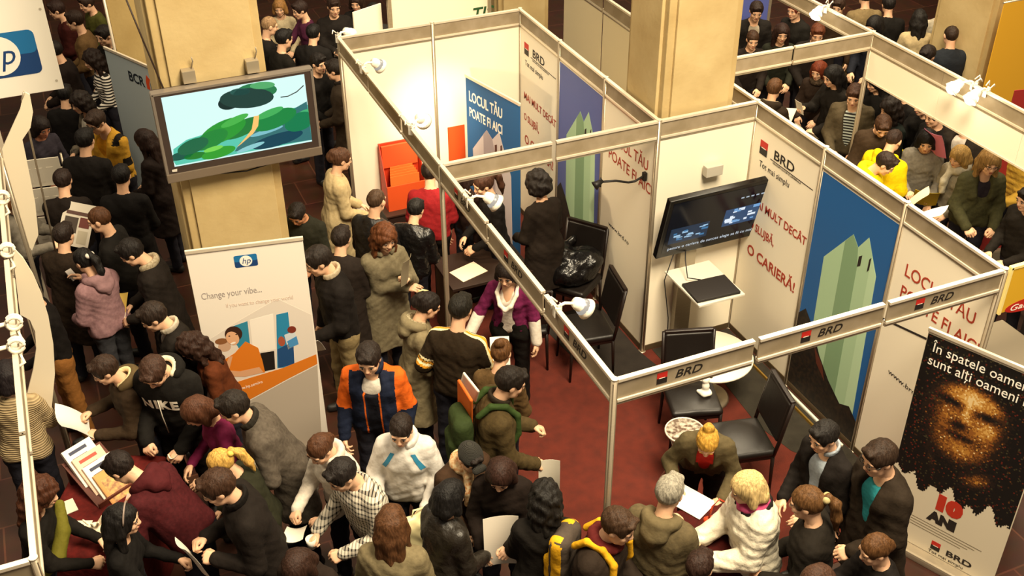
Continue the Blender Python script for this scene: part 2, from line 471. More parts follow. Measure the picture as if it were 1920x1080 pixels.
def beam(p0, p1, label, logo=None, face=1, h=.175, z=2.5, group=None, gap=.020):
    """a header board between two rails; face=+1/-1: which side carries the lettering"""
    a, b2 = Vector((*p0, z)), Vector((*p1, z)); mid = (a + b2) / 2
    e = empty('header_beam', mid, 0, label, 'beam', group); e['kind'] = 'thing'; d = (b2 - a).normalized(); n = d.cross(Vector((0, 0, 1))) * face
    L = (b2 - a).length / 2 - gap
    def bar(w, z0, z1, m, name):
        mb = MB(); M = Matrix((d, n, Vector((0, 0, 1)))).transposed().to_4x4()
        mb.box((-L, -w, z0), (L, w, z1), .002, M); return mb.build(name, m, e)
    bar(.006, -h + .01, -.01, HDR, 'board')
    bar(.017, -.022, 0, ALU_L, 'rail'); bar(.017, -h, -h + .020, ALU_L, 'rail')
    bar(.010, -h - .022, -h, ALU, 'under_rail')
    if logo is not None:
        B = Board(e, np.array(mid) + np.array(n) * .0065 - np.array(d) * L * 1 + np.array((0, 0, -h)), d) if face > 0 else \
            Board(e, np.array(mid) + np.array(n) * .0065 + np.array(d) * L + np.array((0, 0, -h)), -d)
        brd_logo(B, logo, .045, .085); B.text('BRD', logo + .125, .056, .085, mat('#1d1713', .6), bold=.001, shear=.25, width=.19)
    return e
def panel(p0, p1, label, top=2.30, col=None, off=.0, thick=.006):
    """a 1 m infill panel between posts, its face to the left of p0->p1 seen from above is the printed one"""
    a, b2 = Vector((*p0, 0)), Vector((*p1, 0)); mid = (a + b2) / 2; d = (b2 - a).normalized(); n = d.cross(Vector((0, 0, 1)))
    e = empty('partition_panel', (mid.x, mid.y, 0), 0, label, 'panel'); e['kind'] = 'thing'; L = (b2 - a).length / 2 - .019
    M = Matrix((d, n, Vector((0, 0, 1)))).transposed().to_4x4()
    mb = MB(); mb.box((-L, -thick, .075), (L, thick, top), .001, M); mb.build('board', col or WHITE, e)
    mb = MB(); mb.box((-L, -.013, .012), (L, .013, .075), .002, M); mb.build('bottom_rail', mat('#5a4a35', .5, metal=.3), e)
    B = Board(e, np.array(mid) + np.array(n) * (thick + .0008) - np.array(d) * (b2 - a).length / 2, d)
    return e, B
RED = mat('#a83a22', .65); INK = mat('#241c18', .65)
def brd_panel(p0, p1, label):
    e, B = panel(p0, p1, label)
    brd_logo(B, .13, 2.045, .135); B.text('BRD', .34, 2.085, .125, INK, bold=.002, width=.30)
    B.poly([(.30, 2.058), (.93, 2.058), (.93, 2.066), (.30, 2.066)], INK, .001, 'rule')
    B.text('GROUPE SOCIETE GENERALE', .34, 2.036, .022, INK, width=.42)
    B.text('Tot mai simplu', .15, 1.925, .085, INK, width=.46)
    B.text('MAI MULT DEC\u00c2T', .12, 1.52, .115, RED, bold=.002, width=.83)
    B.text('O SLUJB\u0102,', .12, 1.27, .115, RED, bold=.002, width=.40)
    B.text('O CARIER\u0102!', .14, .99, .15, RED, bold=.003, width=.76)
    return e
MINT, MINT2, MINT3 = mat('#a9c9a4', .6), mat('#7fa07c', .6), mat('#b8d6b2', .6)
def tower(B, cut=(.005, .08, .995, 2.29), k=1.0, dark=True):
    B.poly([(.24, .3), (.21, 1.56), (.51, 1.95), (.59, 1.87), (.69, 2.02), (.85, 1.74), (.92, .3)], MINT, .001, 'tower_picture', cut=cut)
    B.poly([(.45, .3), (.43, 1.84), (.51, 1.95), (.59, 1.87), (.62, 1.70), (.66, .3)], MINT2, .0017, 'tower_recess', cut=cut)
    B.poly([(.80, .3), (.76, 1.88), (.85, 1.74), (.92, .3)], MINT3, .0017, 'tower_edge', cut=cut)
    for r in ((.62, 1.70, .655, 1.80), (.74, 1.72, .76, 1.84)):
        B.poly([(r[0], r[1]), (r[2], r[1] + .03), (r[2], r[3] + .03), (r[0], r[3])], INK, .0024, 'tower_window')
    if dark:
        B.poly([(.005, .08), (.005, .84), (.10, .95), (.22, .84), (.38, .62), (.55, .46), (.74, .34), (.86, .40), (.995, .30), (.995, .08)], mat('#120d0a', .6, 'mottle', scale=26, col2='#2c1f15'), .003, 'city_picture')
        B.poly([(.30, .66), (.44, .55), (.50, .42), (.36, .52)], mat('#5a2a1c', .6), .0036, 'city_picture')
def blue_panel(p0, p1, label, col='#1c5a9c'):
    e, B = panel(p0, p1, label)
    B.poly([(.022, .08), (.978, .08), (.978, 2.29), (.022, 2.29)], mat(col, .55, 'mottle', scale=3, col2=col), .0004, 'blue_print')
    tower(B, (.022, .08, .978, 2.29)); return e
def locul_panel(p0, p1, label):
    e, B = panel(p0, p1, label)
    B.text('LOCUL T\u0102U', .13, 1.93, .155, RED, bold=.001, rot=.02, width=.74)
    B.text('POATE FI AICI', .13, 1.74, .15, RED, bold=.001, rot=.0, width=.84)
    B.text('www.brd.ro', .20, 1.02, .062, INK, width=.42); return e, B

for (x, y, l) in ((0, 0, 'bare aluminium post at the near corner of the bank booth, above the red carpet'),
                  (3, 0, 'aluminium post where the lettered front beam meets the yellow sign board'),
                  (0, 3, 'aluminium post of the bank booth standing beside the red carpet aisle'),
                  (2, 3, 'aluminium post with white cap at the free end of the text wall'),
                  (3, 3, 'aluminium corner post between the television wall and the slogan wall'),
                  (3, 2, 'aluminium post between the slogan panel and the blue tower panel'),
                  (3, 1, 'aluminium post between blue tower panel and handwritten slogan panel'),
                  (2, 4, 'aluminium post left of the wall panel with the website address'),
                  (2, 5, 'aluminium post between violet blue panel and back room slogan panel'),
                  (2, 6, 'aluminium corner post at the back of the farther booth room'),
                  (1, 6, 'aluminium post in the middle of the plain back wall'),
                  (0, 6, 'aluminium corner post left of the plain back wall, below a glaring lamp'),
                  (5, 3.93, 'slim aluminium corner post standing in the crowded right booth')):
    post(x, y, l)
for i, l in enumerate(('front header beam lettered BRD nearest the bare corner post', 'front header beam lettered BRD in front of the blue tower panel', 'front header beam lettered BRD ending at the yellow sign board')):
    beam((i, 0), (i + 1, 0), l, (.27, .32, .23)[i])
for i, l in enumerate(('side header beam with BRD sign directly beside the bare corner post', 'side header beam above the woman in the purple cardigan', 'side header beam just below the glaring lamp')):
    beam((0, i), (0, i + 1), l, .30 if i != 2 else .3, -1)
for i, l in enumerate(('side header beam behind the glaring lamp, over the orange holder', 'side header beam running past the two men beside the big screen', 'farthest side header beam reaching the back corner of the plain wall')):
    beam((0, i + 3), (0, i + 4), l, None, -1)
for i, l in enumerate(('cross header beam starting at the glaring lamp', 'cross header beam over the black lamp arm and handwritten slogan', 'header beam above the television wall')):
    beam((i, 3), (i + 1, 3), l)
for i, l in enumerate(('header beam above the right wall handwritten slogan panel', 'header beam above the large blue tower panel', 'header beam above the slogan panel beside the television')):
    beam((3, i), (3, i + 1), l, None, -1)
for i, l in enumerate(('header beam over the panel with the website address', 'header beam over the violet blue panel', 'header beam over the farthest slogan panel')):
    beam((2, i + 3), (2, i + 4), l, None, -1)
for i, l in enumerate(('header beam on the left half of the plain back wall', 'header beam on the right half of the plain back wall')):
    beam((i, 6), (i + 1, 6), l)
panel((2, 3), (3, 3), 'plain cream panel behind the hanging television')
brd_panel((3, 3), (3, 2), 'cream slogan panel ending O CARIERA beside the television')
blue_panel((3, 2), (3, 1), 'large blue panel with mint green tower, right of the slogan panel')
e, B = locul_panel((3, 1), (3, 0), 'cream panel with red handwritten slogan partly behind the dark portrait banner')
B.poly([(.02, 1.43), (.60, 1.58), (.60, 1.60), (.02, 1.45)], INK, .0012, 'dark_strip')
brd_panel((2, 6), (2, 5), 'cream slogan panel in the back room beside the blue banner')
blue_panel((2, 5), (2, 4), 'violet blue panel with tower in the back room behind the cross beam', '#5663a4')
locul_panel((2, 4), (2, 3), 'cream panel with handwritten slogan and website, left of the television')
panel((0, 6), (1, 6), 'plain cream wall panel behind the orange leaflet holder')
panel((1, 6), (2, 6), 'plain cream wall panel behind the blue roll up banner')

# wall of the stand behind, and the stands further back
for i in range(4):
    y = 3 + i
    panel((3, y + 1), (3, y), ('beige panel behind the stone pillar at the right booth', 'beige panel seen left of the stone pillar above the violet panel', 'beige panel second from the stone pillar, top of the picture', 'beige panel farthest from the stone pillar, beside the brown column')[i], col=CREAM)
    beam((3, y), (3, y + 1), ('header beam running from the television corner to the stone pillar', 'header beam just left of the stone pillar at the top edge', 'header beam second left of the stone pillar at the top edge', 'header beam beside the brown column at the top edge')[i], None, -1)
beam((3.05, 3.93), (4.03, 3.93), 'header beam of the right booth starting at the stone pillar', gap=.003); beam((4.03, 3.93), (5, 3.93), 'header beam of the right booth meeting the slim corner post')
ys = [6.93, 5.93, 4.93, 3.93, 2.88, 1.83, .8]
for i in range(6):
    if i < 3: pass
    beam((5, ys[i]), (5, ys[i + 1]), ('farthest right booth header beam at the top edge', 'right booth header beam under the lamp at the top edge', 'right booth header beam between top lamp and slim post', 'right booth header beam above the fascia board at the slim post',
         'right booth header beam with the glaring clip lamps', 'right booth header beam reaching the right picture edge')[i], None, -1, gap=.003)
for i in (3, 4, 5):
    e = empty('fascia_board', (5, (ys[i] + ys[i + 1]) / 2, 2.0), 0, ('white fascia board under the beam at the slim post', 'white fascia board under the glaring clip lamps', 'white fascia board at the right picture edge')[i - 3], 'board')
    L = (ys[i] - ys[i + 1]) / 2 - .002; mb = MB(); mb.box((-.006, -L, 0), (.006, L, .30), .001); mb.build('board', WHITE, e)
    mb = MB(); mb.box((-.012, -L, -.012), (.012, L, .006), .001); mb.build('edge_rail', ALU_L, e)
# white sign board behind the back wall
e = empty('sign_board', (1.3, 6.9, 0), 0, 'cream sign board with green letters behind the plain back wall', 'sign')
mb = MB(); mb.box((-.5, -.01, .3), (.72, .01, 2.55), .002); mb.build('board', mat('#f2e8cf', .6), e)
B = Board(e, (.8, 6.888, 0), (1, 0, 0)); B.text('TIS', .98, 2.10, .2, mat('#26502a', .6), bold=.004, shear=.2)
mb = MB()
for x in (-.48, .70): mb.box((x - .02, -.03, 0), (x + .02, .03, 2.55), .003)
mb.build('frame', ALU, e)
e = empty('roll_up_banner', (.62, 7.1, 0), .4, 'narrow white banner with black lettering at the top edge, left of the green lettered sign', 'banner')
mb = MB(); mb.box((-.2, -.008, .06), (.2, .008, 2.35)); mb.build('sheet', WHITE, e)
mb = MB(); mb.box((-.24, -.08, 0), (.24, .08, .06), .01); mb.build('base', ALU, e)
for k in range(2):
    text(('TS', 'UNI')[k], frame((-.12, -.0095, 1.9 - .25 * k), (1, 0, 0), (0, 0, 1)), .2, INK, e, bold=.006, shear=.2)
# beige board behind the left pillar, with its pole
e = empty('beige_board', (-1.55, 8.62, 0), 0, 'tall beige board standing left behind the stone pillar with the screen', 'board')
mb = MB(); mb.box((-.46, -.01, .1), (.75, .012, 2.9), .003); mb.build('board', mat('#b99f68', .8, 'stone', col2='#a58a55'), e)
mb = MB(); mb.tube([(-.48, -.02, 0), (-.48, -.02, 2.95)], .016, 8); mb.build('pole', ALU_L, e)
# ------------------------------------------------------------------ people
def _rx(a): c, s = math.cos(a), math.sin(a); return np.array([[1, 0, 0], [0, c, -s], [0, s, c]])
def _rz(a): c, s = math.cos(a), math.sin(a); return np.array([[c, -s, 0], [s, c, 0], [0, 0, 1]])
def _sphere(c, r, seg=10, rings=6):
    V = []; F = []
    for i in range(rings + 1):
        th = PI * i / rings
        for j in range(seg):
            ph = 2 * PI * j / seg
            V.append((c[0] + r[0] * math.sin(th) * math.cos(ph), c[1] + r[1] * math.sin(th) * math.sin(ph), c[2] + r[2] * math.cos(th)))
    for i in range(rings):
        for j in range(seg):
            a = i * seg + j; b = i * seg + (j + 1) % seg
            F.append((a, a + seg, b + seg, b))
    return np.array(V), np.array(F)
def _join(parts):
    Vs, Fs, Is, n = [], [], [], 0
    for V, F, i in parts:
        Vs.append(V); Fs.append(F + n); Is.append(np.full(len(F), i) if np.isscalar(i) else i); n += len(V)
    return np.concatenate(Vs), np.concatenate(Fs), np.concatenate(Is)
_cache = {}
def head_mesh(sex, h):
    key = ('head', sex, h)
    if key in _cache: return _cache[key]
    w = 1.0 if sex == 'm' else 0.94
    F = Field((-.12, -.14, -.2), (.12, .15, .14), h)
    F.ell((0, -.012, .025), (.074 * w, .094, .088))
    F.ell((0, .018, -.035), (.060 * w, .072, .080), .03)
    F.cap((-.028 * w, .03, -.075), (.028 * w, .03, -.075), .031 if sex == 'm' else .027, k=.03)
    F.cap((-.008, .068, -.098), (.008, .068, -.098), .018 if sex == 'm' else .015, k=.03)
    F.cap((-.042, .074, .024), (.042, .074, .024), .013, k=.02)
    for s in (-1, 1):
        F.ell((s * .031, .102, .004), (.020, .015, .012), .015, True)
        F.ell((s * .04 * w, .062, -.03), (.022, .02, .022), .02)
        F.ell((s * .077 * w, -.004, -.008), (.012, .020, .032), .008)
        F.ell((s * .011, .095, -.032), (.008, .009, .007), .01)
    F.cap((0, .088, .008), (0, .102, -.027), .007, .0115, k=.015)
    F.cap((-.016, .086, -.060), (.016, .086, -.060), .009, k=.01)
    F.cap((0, -.018, -.06), (0, -.03, -.19), .052 * w, .056 * w, k=.02)
    V, Q = F.mesh()
    parts = [(V, Q, 0)]
    for s in (-1, 1):
        parts.append((*_sphere((s * .031, .0835, .004), (.0135, .0085, .0065)), 1))
        parts.append((*_sphere((s * .031, .090, .003), (.0065, .004, .007)), 2))
        parts.append((*_sphere((s * .032, .0885, .025), (.018, .0065, .0035)), 4))
    parts.append((*_sphere((0, .0935, -.0585), (.019, .006, .0035)), 3))
    parts.append((*_sphere((0, .0925, -.0655), (.016, .006, .0045)), 3))
    _cache[key] = _join(parts)
    return _cache[key]
def hand_mesh(pose, side, h):
    """wrist at the origin, fingers along +y, palm towards -z; thumb leaves the side of the palm"""
    key = ('hand', pose, side, h)
    if key in _cache: return _cache[key]
    F = Field((-.1, -.06, -.11), (.08, .2, .05), h)
    bend = {'relaxed': (22, 30, 20), 'grip': (55, 62, 45), 'flat': (6, 8, 5), 'pinch': (40, 45, 25)}[pose]
    F.cap((0, -.05, 0), (0, .02, 0), .024, .026, .02)
    kn = [(-.031, .086), (-.0105, .091), (.0105, .087), (.030, .079)]
    ln = [(.040, .024, .020), (.044, .028, .021), (.040, .026, .020), (.031, .020, .018)]
    for i, (x, y) in enumerate(kn):
        F.cap((x * .6, .02, 0), (x, y - .008, 0), .017, .0135, .012)
        p = np.array([x, y, 0.0]); a = 0.0; r = .0098
        for j in range(3):
            a += R(bend[j] + 5 * i)
            sp = x * .5
            q = p + ln[i][j] * np.array([sp, math.cos(a), -math.sin(a)])
            F.cap(p, q, r, r - .0012, .003); p = q; r -= .0012
    F.cap((-.015, .02, -.004), (-.043, .050, -.014), .017, .012, .012)
    F.cap((-.043, .050, -.014), (-.052, .078, -.026), .0115, .0105, .004)
    F.cap((-.052, .078, -.026), (-.047, .100, -.036), .0105, .009, .004)
    V, Q = F.mesh()
    if side < 0:
        V = V * np.array([-1, 1, 1]); Q = Q[:, ::-1]
    _cache[key] = (V, Q)
    return _cache[key]
def hair_mesh(style, sex, h):
    key = ('hair', style, sex, h)
    if key in _cache: return _cache[key]
    F = Field((-.2, -.28, -.42), (.2, .16, .24), h)
    w = 1.0 if sex == 'm' else .95
    th = {'buzz': .004, 'short': .013, 'spiky': .016, 'bob': .018, 'long': .016, 'curly': .03, 'afro': .045, 'ponytail': .010, 'bun': .010, 'updo': .014, 'tied': .010, 'longfringe': .017, 'thin': .006}[style]
    face_y = {'buzz': .125, 'short': .118, 'spiky': .12, 'longfringe': .128, 'thin': .11}.get(style, .122)
    F.ell((0, -.014, .024), (.076 * w + th, .097 + th, .090 + th))
    if style in ('curly', 'afro', 'long', 'bob', 'longfringe'): F.ell((0, -.03, -.03), (.082 + th, .085 + th, .085), .03)
    F.ell((0, face_y, -.050), (.080, .078, .112 if style != 'longfringe' else .095), .012, True)
    if style in ('short', 'buzz', 'spiky', 'thin', 'ponytail', 'bun', 'updo', 'tied'):
        F.plane((0, -.06, -.075), (0, .45, -1))
        for s in (-1, 1): F.ell((s * .088, .012, -.022), (.028, .028, .036), .01, True)
    if style == 'short': F.cap((-.03, .07, .098), (.035, .072, .092), .020, .016, .03)
    if style == 'ponytail':
        F.cap((0, -.115, .045), (0, -.135, .05), .022, .026, .01)
        F.chain([(0, -.14, .05), (.005, -.175, -.01), (.0, -.17, -.12), (.0, -.15, -.22)], [.026, .036, .032, .012], .02)
    elif style == 'bun':
        F.ell((0, -.085, .105), (.045, .045, .04), .008); F.cap((0, -.07, .085), (0, -.09, .12), .02, .03, .01)
    elif style == 'tied': F.ell((0, -.108, -.015), (.042, .036, .045), .02)
    elif style == 'updo':
        F.ell((0, -.115, .02), (.055, .05, .06), .02); F.ell((0.01, -.1, .07), (.05, .045, .04), .02)
    elif style in ('bob', 'long', 'curly', 'longfringe'):
        L = {'bob': -.10, 'long': -.30, 'curly': -.27, 'longfringe': -.33}[style]
        for s in (-1, 1):
            F.chain([(s * .072, -.02, .03), (s * .083, -.01, -.06), (s * .088, -.0, max(L, -.22) * .9), (s * .08, .015, L + .03)], [.03, .034, .03, .016], .02)
            F.chain([(s * .045, -.08, .03), (s * .06, -.085, -.08), (s * .062, -.095, L)], [.04, .046, .026], .025)
        F.chain([(0, -.09, .03), (0, -.10, -.08), (0, -.115, L)], [.045, .048, .028], .025)
        F.ell((0, .075, -.06), (.055, .06, .075), .008, True)
    amp, fr = {'curly': (.007, 75), 'afro': (.009, 65), 'spiky': (.006, 110), 'long': (.003, 60), 'bob': (.0016, 80), 'longfringe': (.0022, 60)}.get(style, (.0034, 95))
    F.add(lambda X, Y, Z: amp * (np.sin(X * fr + 2 * np.sin(Z * 40)) * np.sin(Y * fr * 1.1 + 1.3) + np.sin(Z * fr * (.9 if amp > .005 else .2) + X * 30) * .6))
    V, Q = F.mesh()
    _cache[key] = (V, Q)
    return _cache[key]

SKIN = '#dcae8c'
PEOPLE = []
def ik(S, W, L1, L2, pole):
    d = W - S; D = np.linalg.norm(d)
    if D > (L1 + L2) * .995: W = S + d / D * (L1 + L2) * .995; d = W - S; D = np.linalg.norm(d)
    a = (L1 ** 2 - L2 ** 2 + D ** 2) / (2 * D); hh = math.sqrt(max(L1 ** 2 - a * a, 1e-6))
    u = d / D; p = np.array(pole, float); p = p - u * (p @ u); p /= np.linalg.norm(p)
    return S + u * a + p * hh, W

def person(px, py, dirn, label, H=1.74, sex='m', hair=('short', '#2a2018'), top=None, pants='#23222a', shoe='#1c1917',
           lean=6, pitch=15, yaw=0, arms=('down', 'down'), hands=('relaxed', 'relaxed'), shirt=None, scarf=None, hood=None, collar=None,
           sit=False, q=1.0, skin=SKIN, glasses=False, cap=None, group=None, zfix=None, beard=None, earring=None):
    """px, py: where the photograph shows the middle of the head; dirn: where the person faces, in degrees on the picture
    (0 right, 90 away, 180 left, 270 towards us)"""
    s = H / 1.75; fem = sex == 'f'
    top = dict(kind='jacket', col='#2b2824') | (top or {})
    kind = top['kind']
    piv = np.array([0, 0, .93]); RL = _rx(-R(lean)); dz = np.array([0, 0, -.43]) if sit else np.zeros(3)
    def T(x, y, z): return piv + RL @ (np.array([x, y, z]) - piv) + dz
    RH = _rz(R(yaw)) @ _rx(-R(pitch))
    nb = T(0, -.015, 1.455)
    hc = nb + RH @ np.array([0, .03, .175])
    # where to stand
    phi = R(dirn) + YAW; rz = phi - PI / 2
    Rw = _rz(rz)
    g = at(px, py, hc[2] * s)
    loc = g - Rw @ (hc * s); loc[2] = 0
    # joints
    shx = .172 if not fem else .150
    J = {}
    for i, sx in enumerate((1, -1)):                                # right, left
        S = T(sx * shx, -.012, 1.375)
        a = arms[i]
        if isinstance(a, str):
            if a == 'down': W = S + np.array([sx * .07, .07, -.53])
            elif a == 'back': W = S + np.array([-sx * .03, -.13, -.46])
            else:
                W = np.array({'hold': (sx * .10, .33, 1.10), 'low': (sx * .13, .245, .985), 'high': (sx * .09, .30, 1.28), 'pocket': (sx * .23, .10, .90),
                     'fold': (-sx * .10, .23, 1.14), 'chin': (sx * .05, .24, 1.33), 'strap': (sx * .11, .16, 1.24), 'reach': (sx * .14, .50, 1.12),
                     'front': (sx * .20, .36, 1.0), 'cross': (-sx * .06, .27, 1.02), 'phone': (sx * .12, .03, 1.50)}[a], float)
                W = W + dz; W[1] += max(0, math.sin(R(lean)) * .25)
        else: W = np.array(a, float) + dz
        E, W = ik(S, W, .285, .25, (sx * .45, -.5, -.75))
        J[i] = (S, E, W)
    hips = [np.array([sx * .092, 0, .90]) + dz for sx in (1, -1)]
    if sit: knees = [np.array([sx * .12, .42, .50]) for sx in (1, -1)]; ank = [np.array([sx * .12, .40, .09]) for sx in (1, -1)]
    else: knees = [np.array([sx * .10, .03 * sx, .49]) for sx in (1, -1)]; ank = [np.array([sx * .11, .04 * sx - .02, .09]) for sx in (1, -1)]
    root = empty('person', loc, rz, label, 'person', group)
    P = dict(root=root, J=J, s=s, Rw=Rw, loc=loc, hc=hc, RH=RH, T=T, dz=dz)
    # ---- body: head, neck, trunk, limbs and hands in one mesh
    hh = .0075 * q; parts = []
    V, Q, I = head_mesh(sex, round(hh, 4)); parts.append((V @ RH.T + hc, Q, I))
    pts = np.array([nb, *hips, *knees, *ank, *[p for j in J.values() for p in j]])
    B = Field(pts.min(0) - .16, pts.max(0) + .12, .034)
    for i in (0, 1):
        sx = 1 - 2 * i; S, E, W = J[i]
        B.cap(T(sx * .06, -.01, 1.29), T(sx * .05, 0, .97), .075, .06, .04).cap(nb - (0, 0, .03), S, .04, .036, .03)
        B.chain([S, E, W], [.045, .037, .026], .03).chain([hips[i], knees[i], ank[i]], [.075, .05, .038], .04)
    B.cap(T(0, -.01, 1.32), nb, .07, .05, .05).cap(nb, hc - RH @ np.array([0, .03, .06]), .05, .05, .03)
    if isinstance(shirt, dict) and shirt.get('v'): B.cap(T(0, .025, 1.40), T(0, .05, 1.27), .055, .05, .03)
    V, Q = B.mesh(); parts.append((V, Q, 0))
    for i in (0, 1):
        sx = 1 - 2 * i; S, E, W = J[i]
        d = W - E; d /= np.linalg.norm(d)
        up = np.array([sx * .75, -.1, .55]); up = up - d * (up @ d); up /= np.linalg.norm(up)
        if abs(d[2]) < .75 and arms[i] not in ('down',): up = np.array([sx * .55, 0, .8]); up = up - d * (up @ d); up /= np.linalg.norm(up)
        M = np.stack([np.cross(d, up), d, up], 1)
        V, Q = hand_mesh(hands[i], sx, round(.0062 * q, 4))
        parts.append((V @ M.T + W, Q, 0))
        P['hand%d' % i] = W + d * .10 - up * .03; P['hM%d' % i] = M
    V, Q, I = _join(parts)
    sk = mat(skin, .55, bump=.05, scale=60); hm = mat(hair[1], .55, 'hair')
    link('body', np_mesh('body', V * s, Q, [sk, mat('#a8998c', .3), mat('#1d130d', .25), mat('#a8604f', .5), hm], I), root)
    # ---- hair
    if hair[0] != 'bald':
        V, Q = hair_mesh(hair[0], sex, round(.0085 * q, 4))
        ho = link('hair', np_mesh('hair', (V @ RH.T + hc) * s, Q, [hm]), root)
        P['hairo'] = ho
        if hair[0] == 'ponytail' and len(hair) > 2:
            F = Field((-.06, -.18, .0), (.06, -.08, .1), .008); F.chain([(-.02, -.128, .045), (.02, -.128, .045)], [.026, .026], .01)
            V, Q = F.mesh(); link('hair_band', np_mesh('hair_band', (V @ RH.T + hc) * s, Q, [mat(hair[2], .6, 'cloth')]), ho)
        if hair[0] != 'ponytail' and len(hair) > 2:                  # a hair band over the crown
            mb = MB(); mb.tube([((RH @ np.array([.096 * math.cos(t), .012, .024 + .108 * math.sin(t)])) + hc) * s for t in np.linspace(.1, PI - .1, 12)], .006, 6)
            mb.build('hair_band', mat(hair[2], .4), ho)
    # ---- trousers and shoes
    ht = .026 * q
    pts = np.array([*hips, *knees, *ank]); F = Field(pts.min(0) - .2, pts.max(0) + (.2, .2, .2), ht)
    for i in (0, 1):
        F.chain([hips[i], knees[i], ank[i] - (0, 0, .03)], [.094, .068, .060], .03)
        F.cap(hips[i] + (0, 0, .02), T((1 - 2 * i) * .07, 0, 1.03), .105, .098, .05)
    F.add(lambda X, Y, Z: .004 * np.sin(Z * 55 + 3 * np.sin(X * 20) + Y * 18))
    V, Q = F.mesh(); link('trousers', np_mesh('trousers', V * s, Q, [mat(pants, .8, 'cloth')]), root)
    for i in (0, 1):
        a = ank[i]; F = Field((a[0] - .08, a[1] - .12, -.02), (a[0] + .08, a[1] + .24, .16), .016 * q)
        F.cap(a + (0, -.03, -.045), a + ((1 - 2 * i) * .02, .13, -.055), .043, .036, .03).cap(a, a - (0, .02, .05), .048, .045, .02).plane((0, 0, 0), (0, 0, -1))
        V, Q = F.mesh(); V[:, 2] = np.maximum(V[:, 2], 0.0)
        link('shoe', np_mesh('shoe', V * s, Q, [mat(shoe, .5)]), root)
    # ---- upper garment
    b = {'sweater': .005, 'shirt': .002, 'jacket': .018, 'coat': .020, 'puffer': .034, 'suit': .012, 'hoodie': .015, 'cardigan': .008}[kind] + top.get('bulk', 0)
    hem = top.get('hem', {'coat': .52, 'suit': .80, 'jacket': .84, 'puffer': .82}.get(kind, .90))
    hm_ = .0135 * q * top.get('res', 1)
    def trunk(F, b, arms_on=True, sleeve=1.0):
        for sx in (1, -1):
            if fem:
                F.cap(T(sx * .068, -.01, 1.31), T(sx * .05, 0, 1.12), .095 + b, .078 + b, .05)
                F.cap(T(sx * .066, .068, 1.265), T(sx * .06, .05, 1.23), .046 + b, .04 + b, .04)
                F.cap(T(sx * .05, 0, 1.12), T(sx * .078, -.01, .95), .085 + b, .108 + b, .05)
            else:
                F.cap(T(sx * .080, -.005, 1.30), T(sx * .066, 0, 1.10), .112 + b, .098 + b, .05)
                F.cap(T(sx * .066, 0, 1.10), T(sx * .075, 0, .95), .10 + b, .106 + b, .05)
            F.cap(T(0, -.03, 1.425), T(sx * shx * .90, -.015, 1.372), .045 + b * .8, .050 + b * .8, .04)
            if hem < .80:
                F.cap(T(sx * .076, 0, .95), np.array([sx * .105, -.01, hem - .05]) + dz, .108 + b, .15 + b, .05)
        F.cap(T(0, -.01, 1.34), T(0, -.01, 1.0), .10 + b, .09 + b, .05)
        if arms_on:
            for i in (0, 1):
                S, E, W = J[i]
                We = E + (W - E) * (1.02 if sleeve >= 1 else 1)
                if sleeve >= 1: F.chain([S, E, We], [.054 + b * .75, .047 + b * .7, .036 + b * .65], .03)
                else: F.chain([S, E + (W - E) * sleeve * .3], [.058 + b, .049 + b], .025)
    pts = np.array([nb, T(0, 0, hem), T(0, 0, .9), *[p for j in J.values() for p in j]] + ([np.array([0, 0, hem]) + dz] if hem < .8 else []))
    lo, hi = pts.min(0) - (.24, .26, .10), pts.max(0) + (.24, .26, .12); lo[2] = min(lo[2], T(0, 0, hem)[2] - .06)
    sd = px * .37 + py * .11
    F = Field(lo, hi, hm_)
    trunk(F, b)
    wr = top.get('wrinkle', .0034)
    F.add(lambda X, Y, Z: wr * (np.sin(Z * 33 + 5 * np.sin(X * 13 + Y * 9 + sd)) * np.sin(X * 27 + Y * 23 + Z * 7 + sd) + .6 * np.sin(Z * 70 + X * 40 - Y * 50 + 3 * np.sin(Z * 11 + sd))))
    if kind == 'puffer': F.add(lambda X, Y, Z: -.009 * np.abs(np.sin(Z * 48)) + .005)
    if sit: pass
    elif hem < .80: F.plane((0, 0, hem), (0, 0, -1))
    else: F.plane(T(0, 0, hem), -(RL @ np.array([0, 0, 1])))
    F.cap(nb + RL @ np.array([0, .01, .0]), nb + RL @ np.array([0, .03, .16]), .060, .085, .012, True)
    op = top.get('open')
    if op:                                                          # open front: a V down to z = op, shirt showing in it
        F.cap(T(0, .055, 1.50), T(0, .105 + b, 1.36), .068, .075, .01, True).cap(T(0, .105 + b, 1.36), T(0, .125 + b, op), .075, .042, .01, True)
        if top.get('gap'): F.cap(T(0, .130 + b, op + .1), np.array(T(0, .140 + b, .95)) - (0, 0, max(0, .95 - hem)), .04, top['gap'], .02, True)
    if top.get('hoodie', kind == 'hoodie') and not hood: hood = top['col']
    V, Q = F.mesh()
    pat = top.get('pat', 'leather' if top.get('leather') else ('cloth' if kind != 'puffer' else 'leather'))
    cols = top.get('cols', [top['col']])
    mats = [mat(c, top.get('rough', .45 if top.get('leather') else .85), pat, scale=top.get('scale', 40), col2=top.get('col2')) if i == 0
            else mat(c, .8, 'cloth') for i, c in enumerate(cols)]
    idx = None
    if 'paint' in top:
        cen = V[Q].mean(1); idx = top['paint'](cen, P)
    nm = {'sweater': 'sweater', 'shirt': 'shirt', 'puffer': 'puffer_jacket', 'suit': 'suit_jacket', 'hoodie': 'hoodie', 'coat': 'coat', 'cardigan': 'cardigan'}.get(kind, 'jacket')
    go = link(nm, np_mesh(nm, V * s, Q, mats, idx), root)
    P['top'] = go; P['topVQ'] = (V * s, Q)
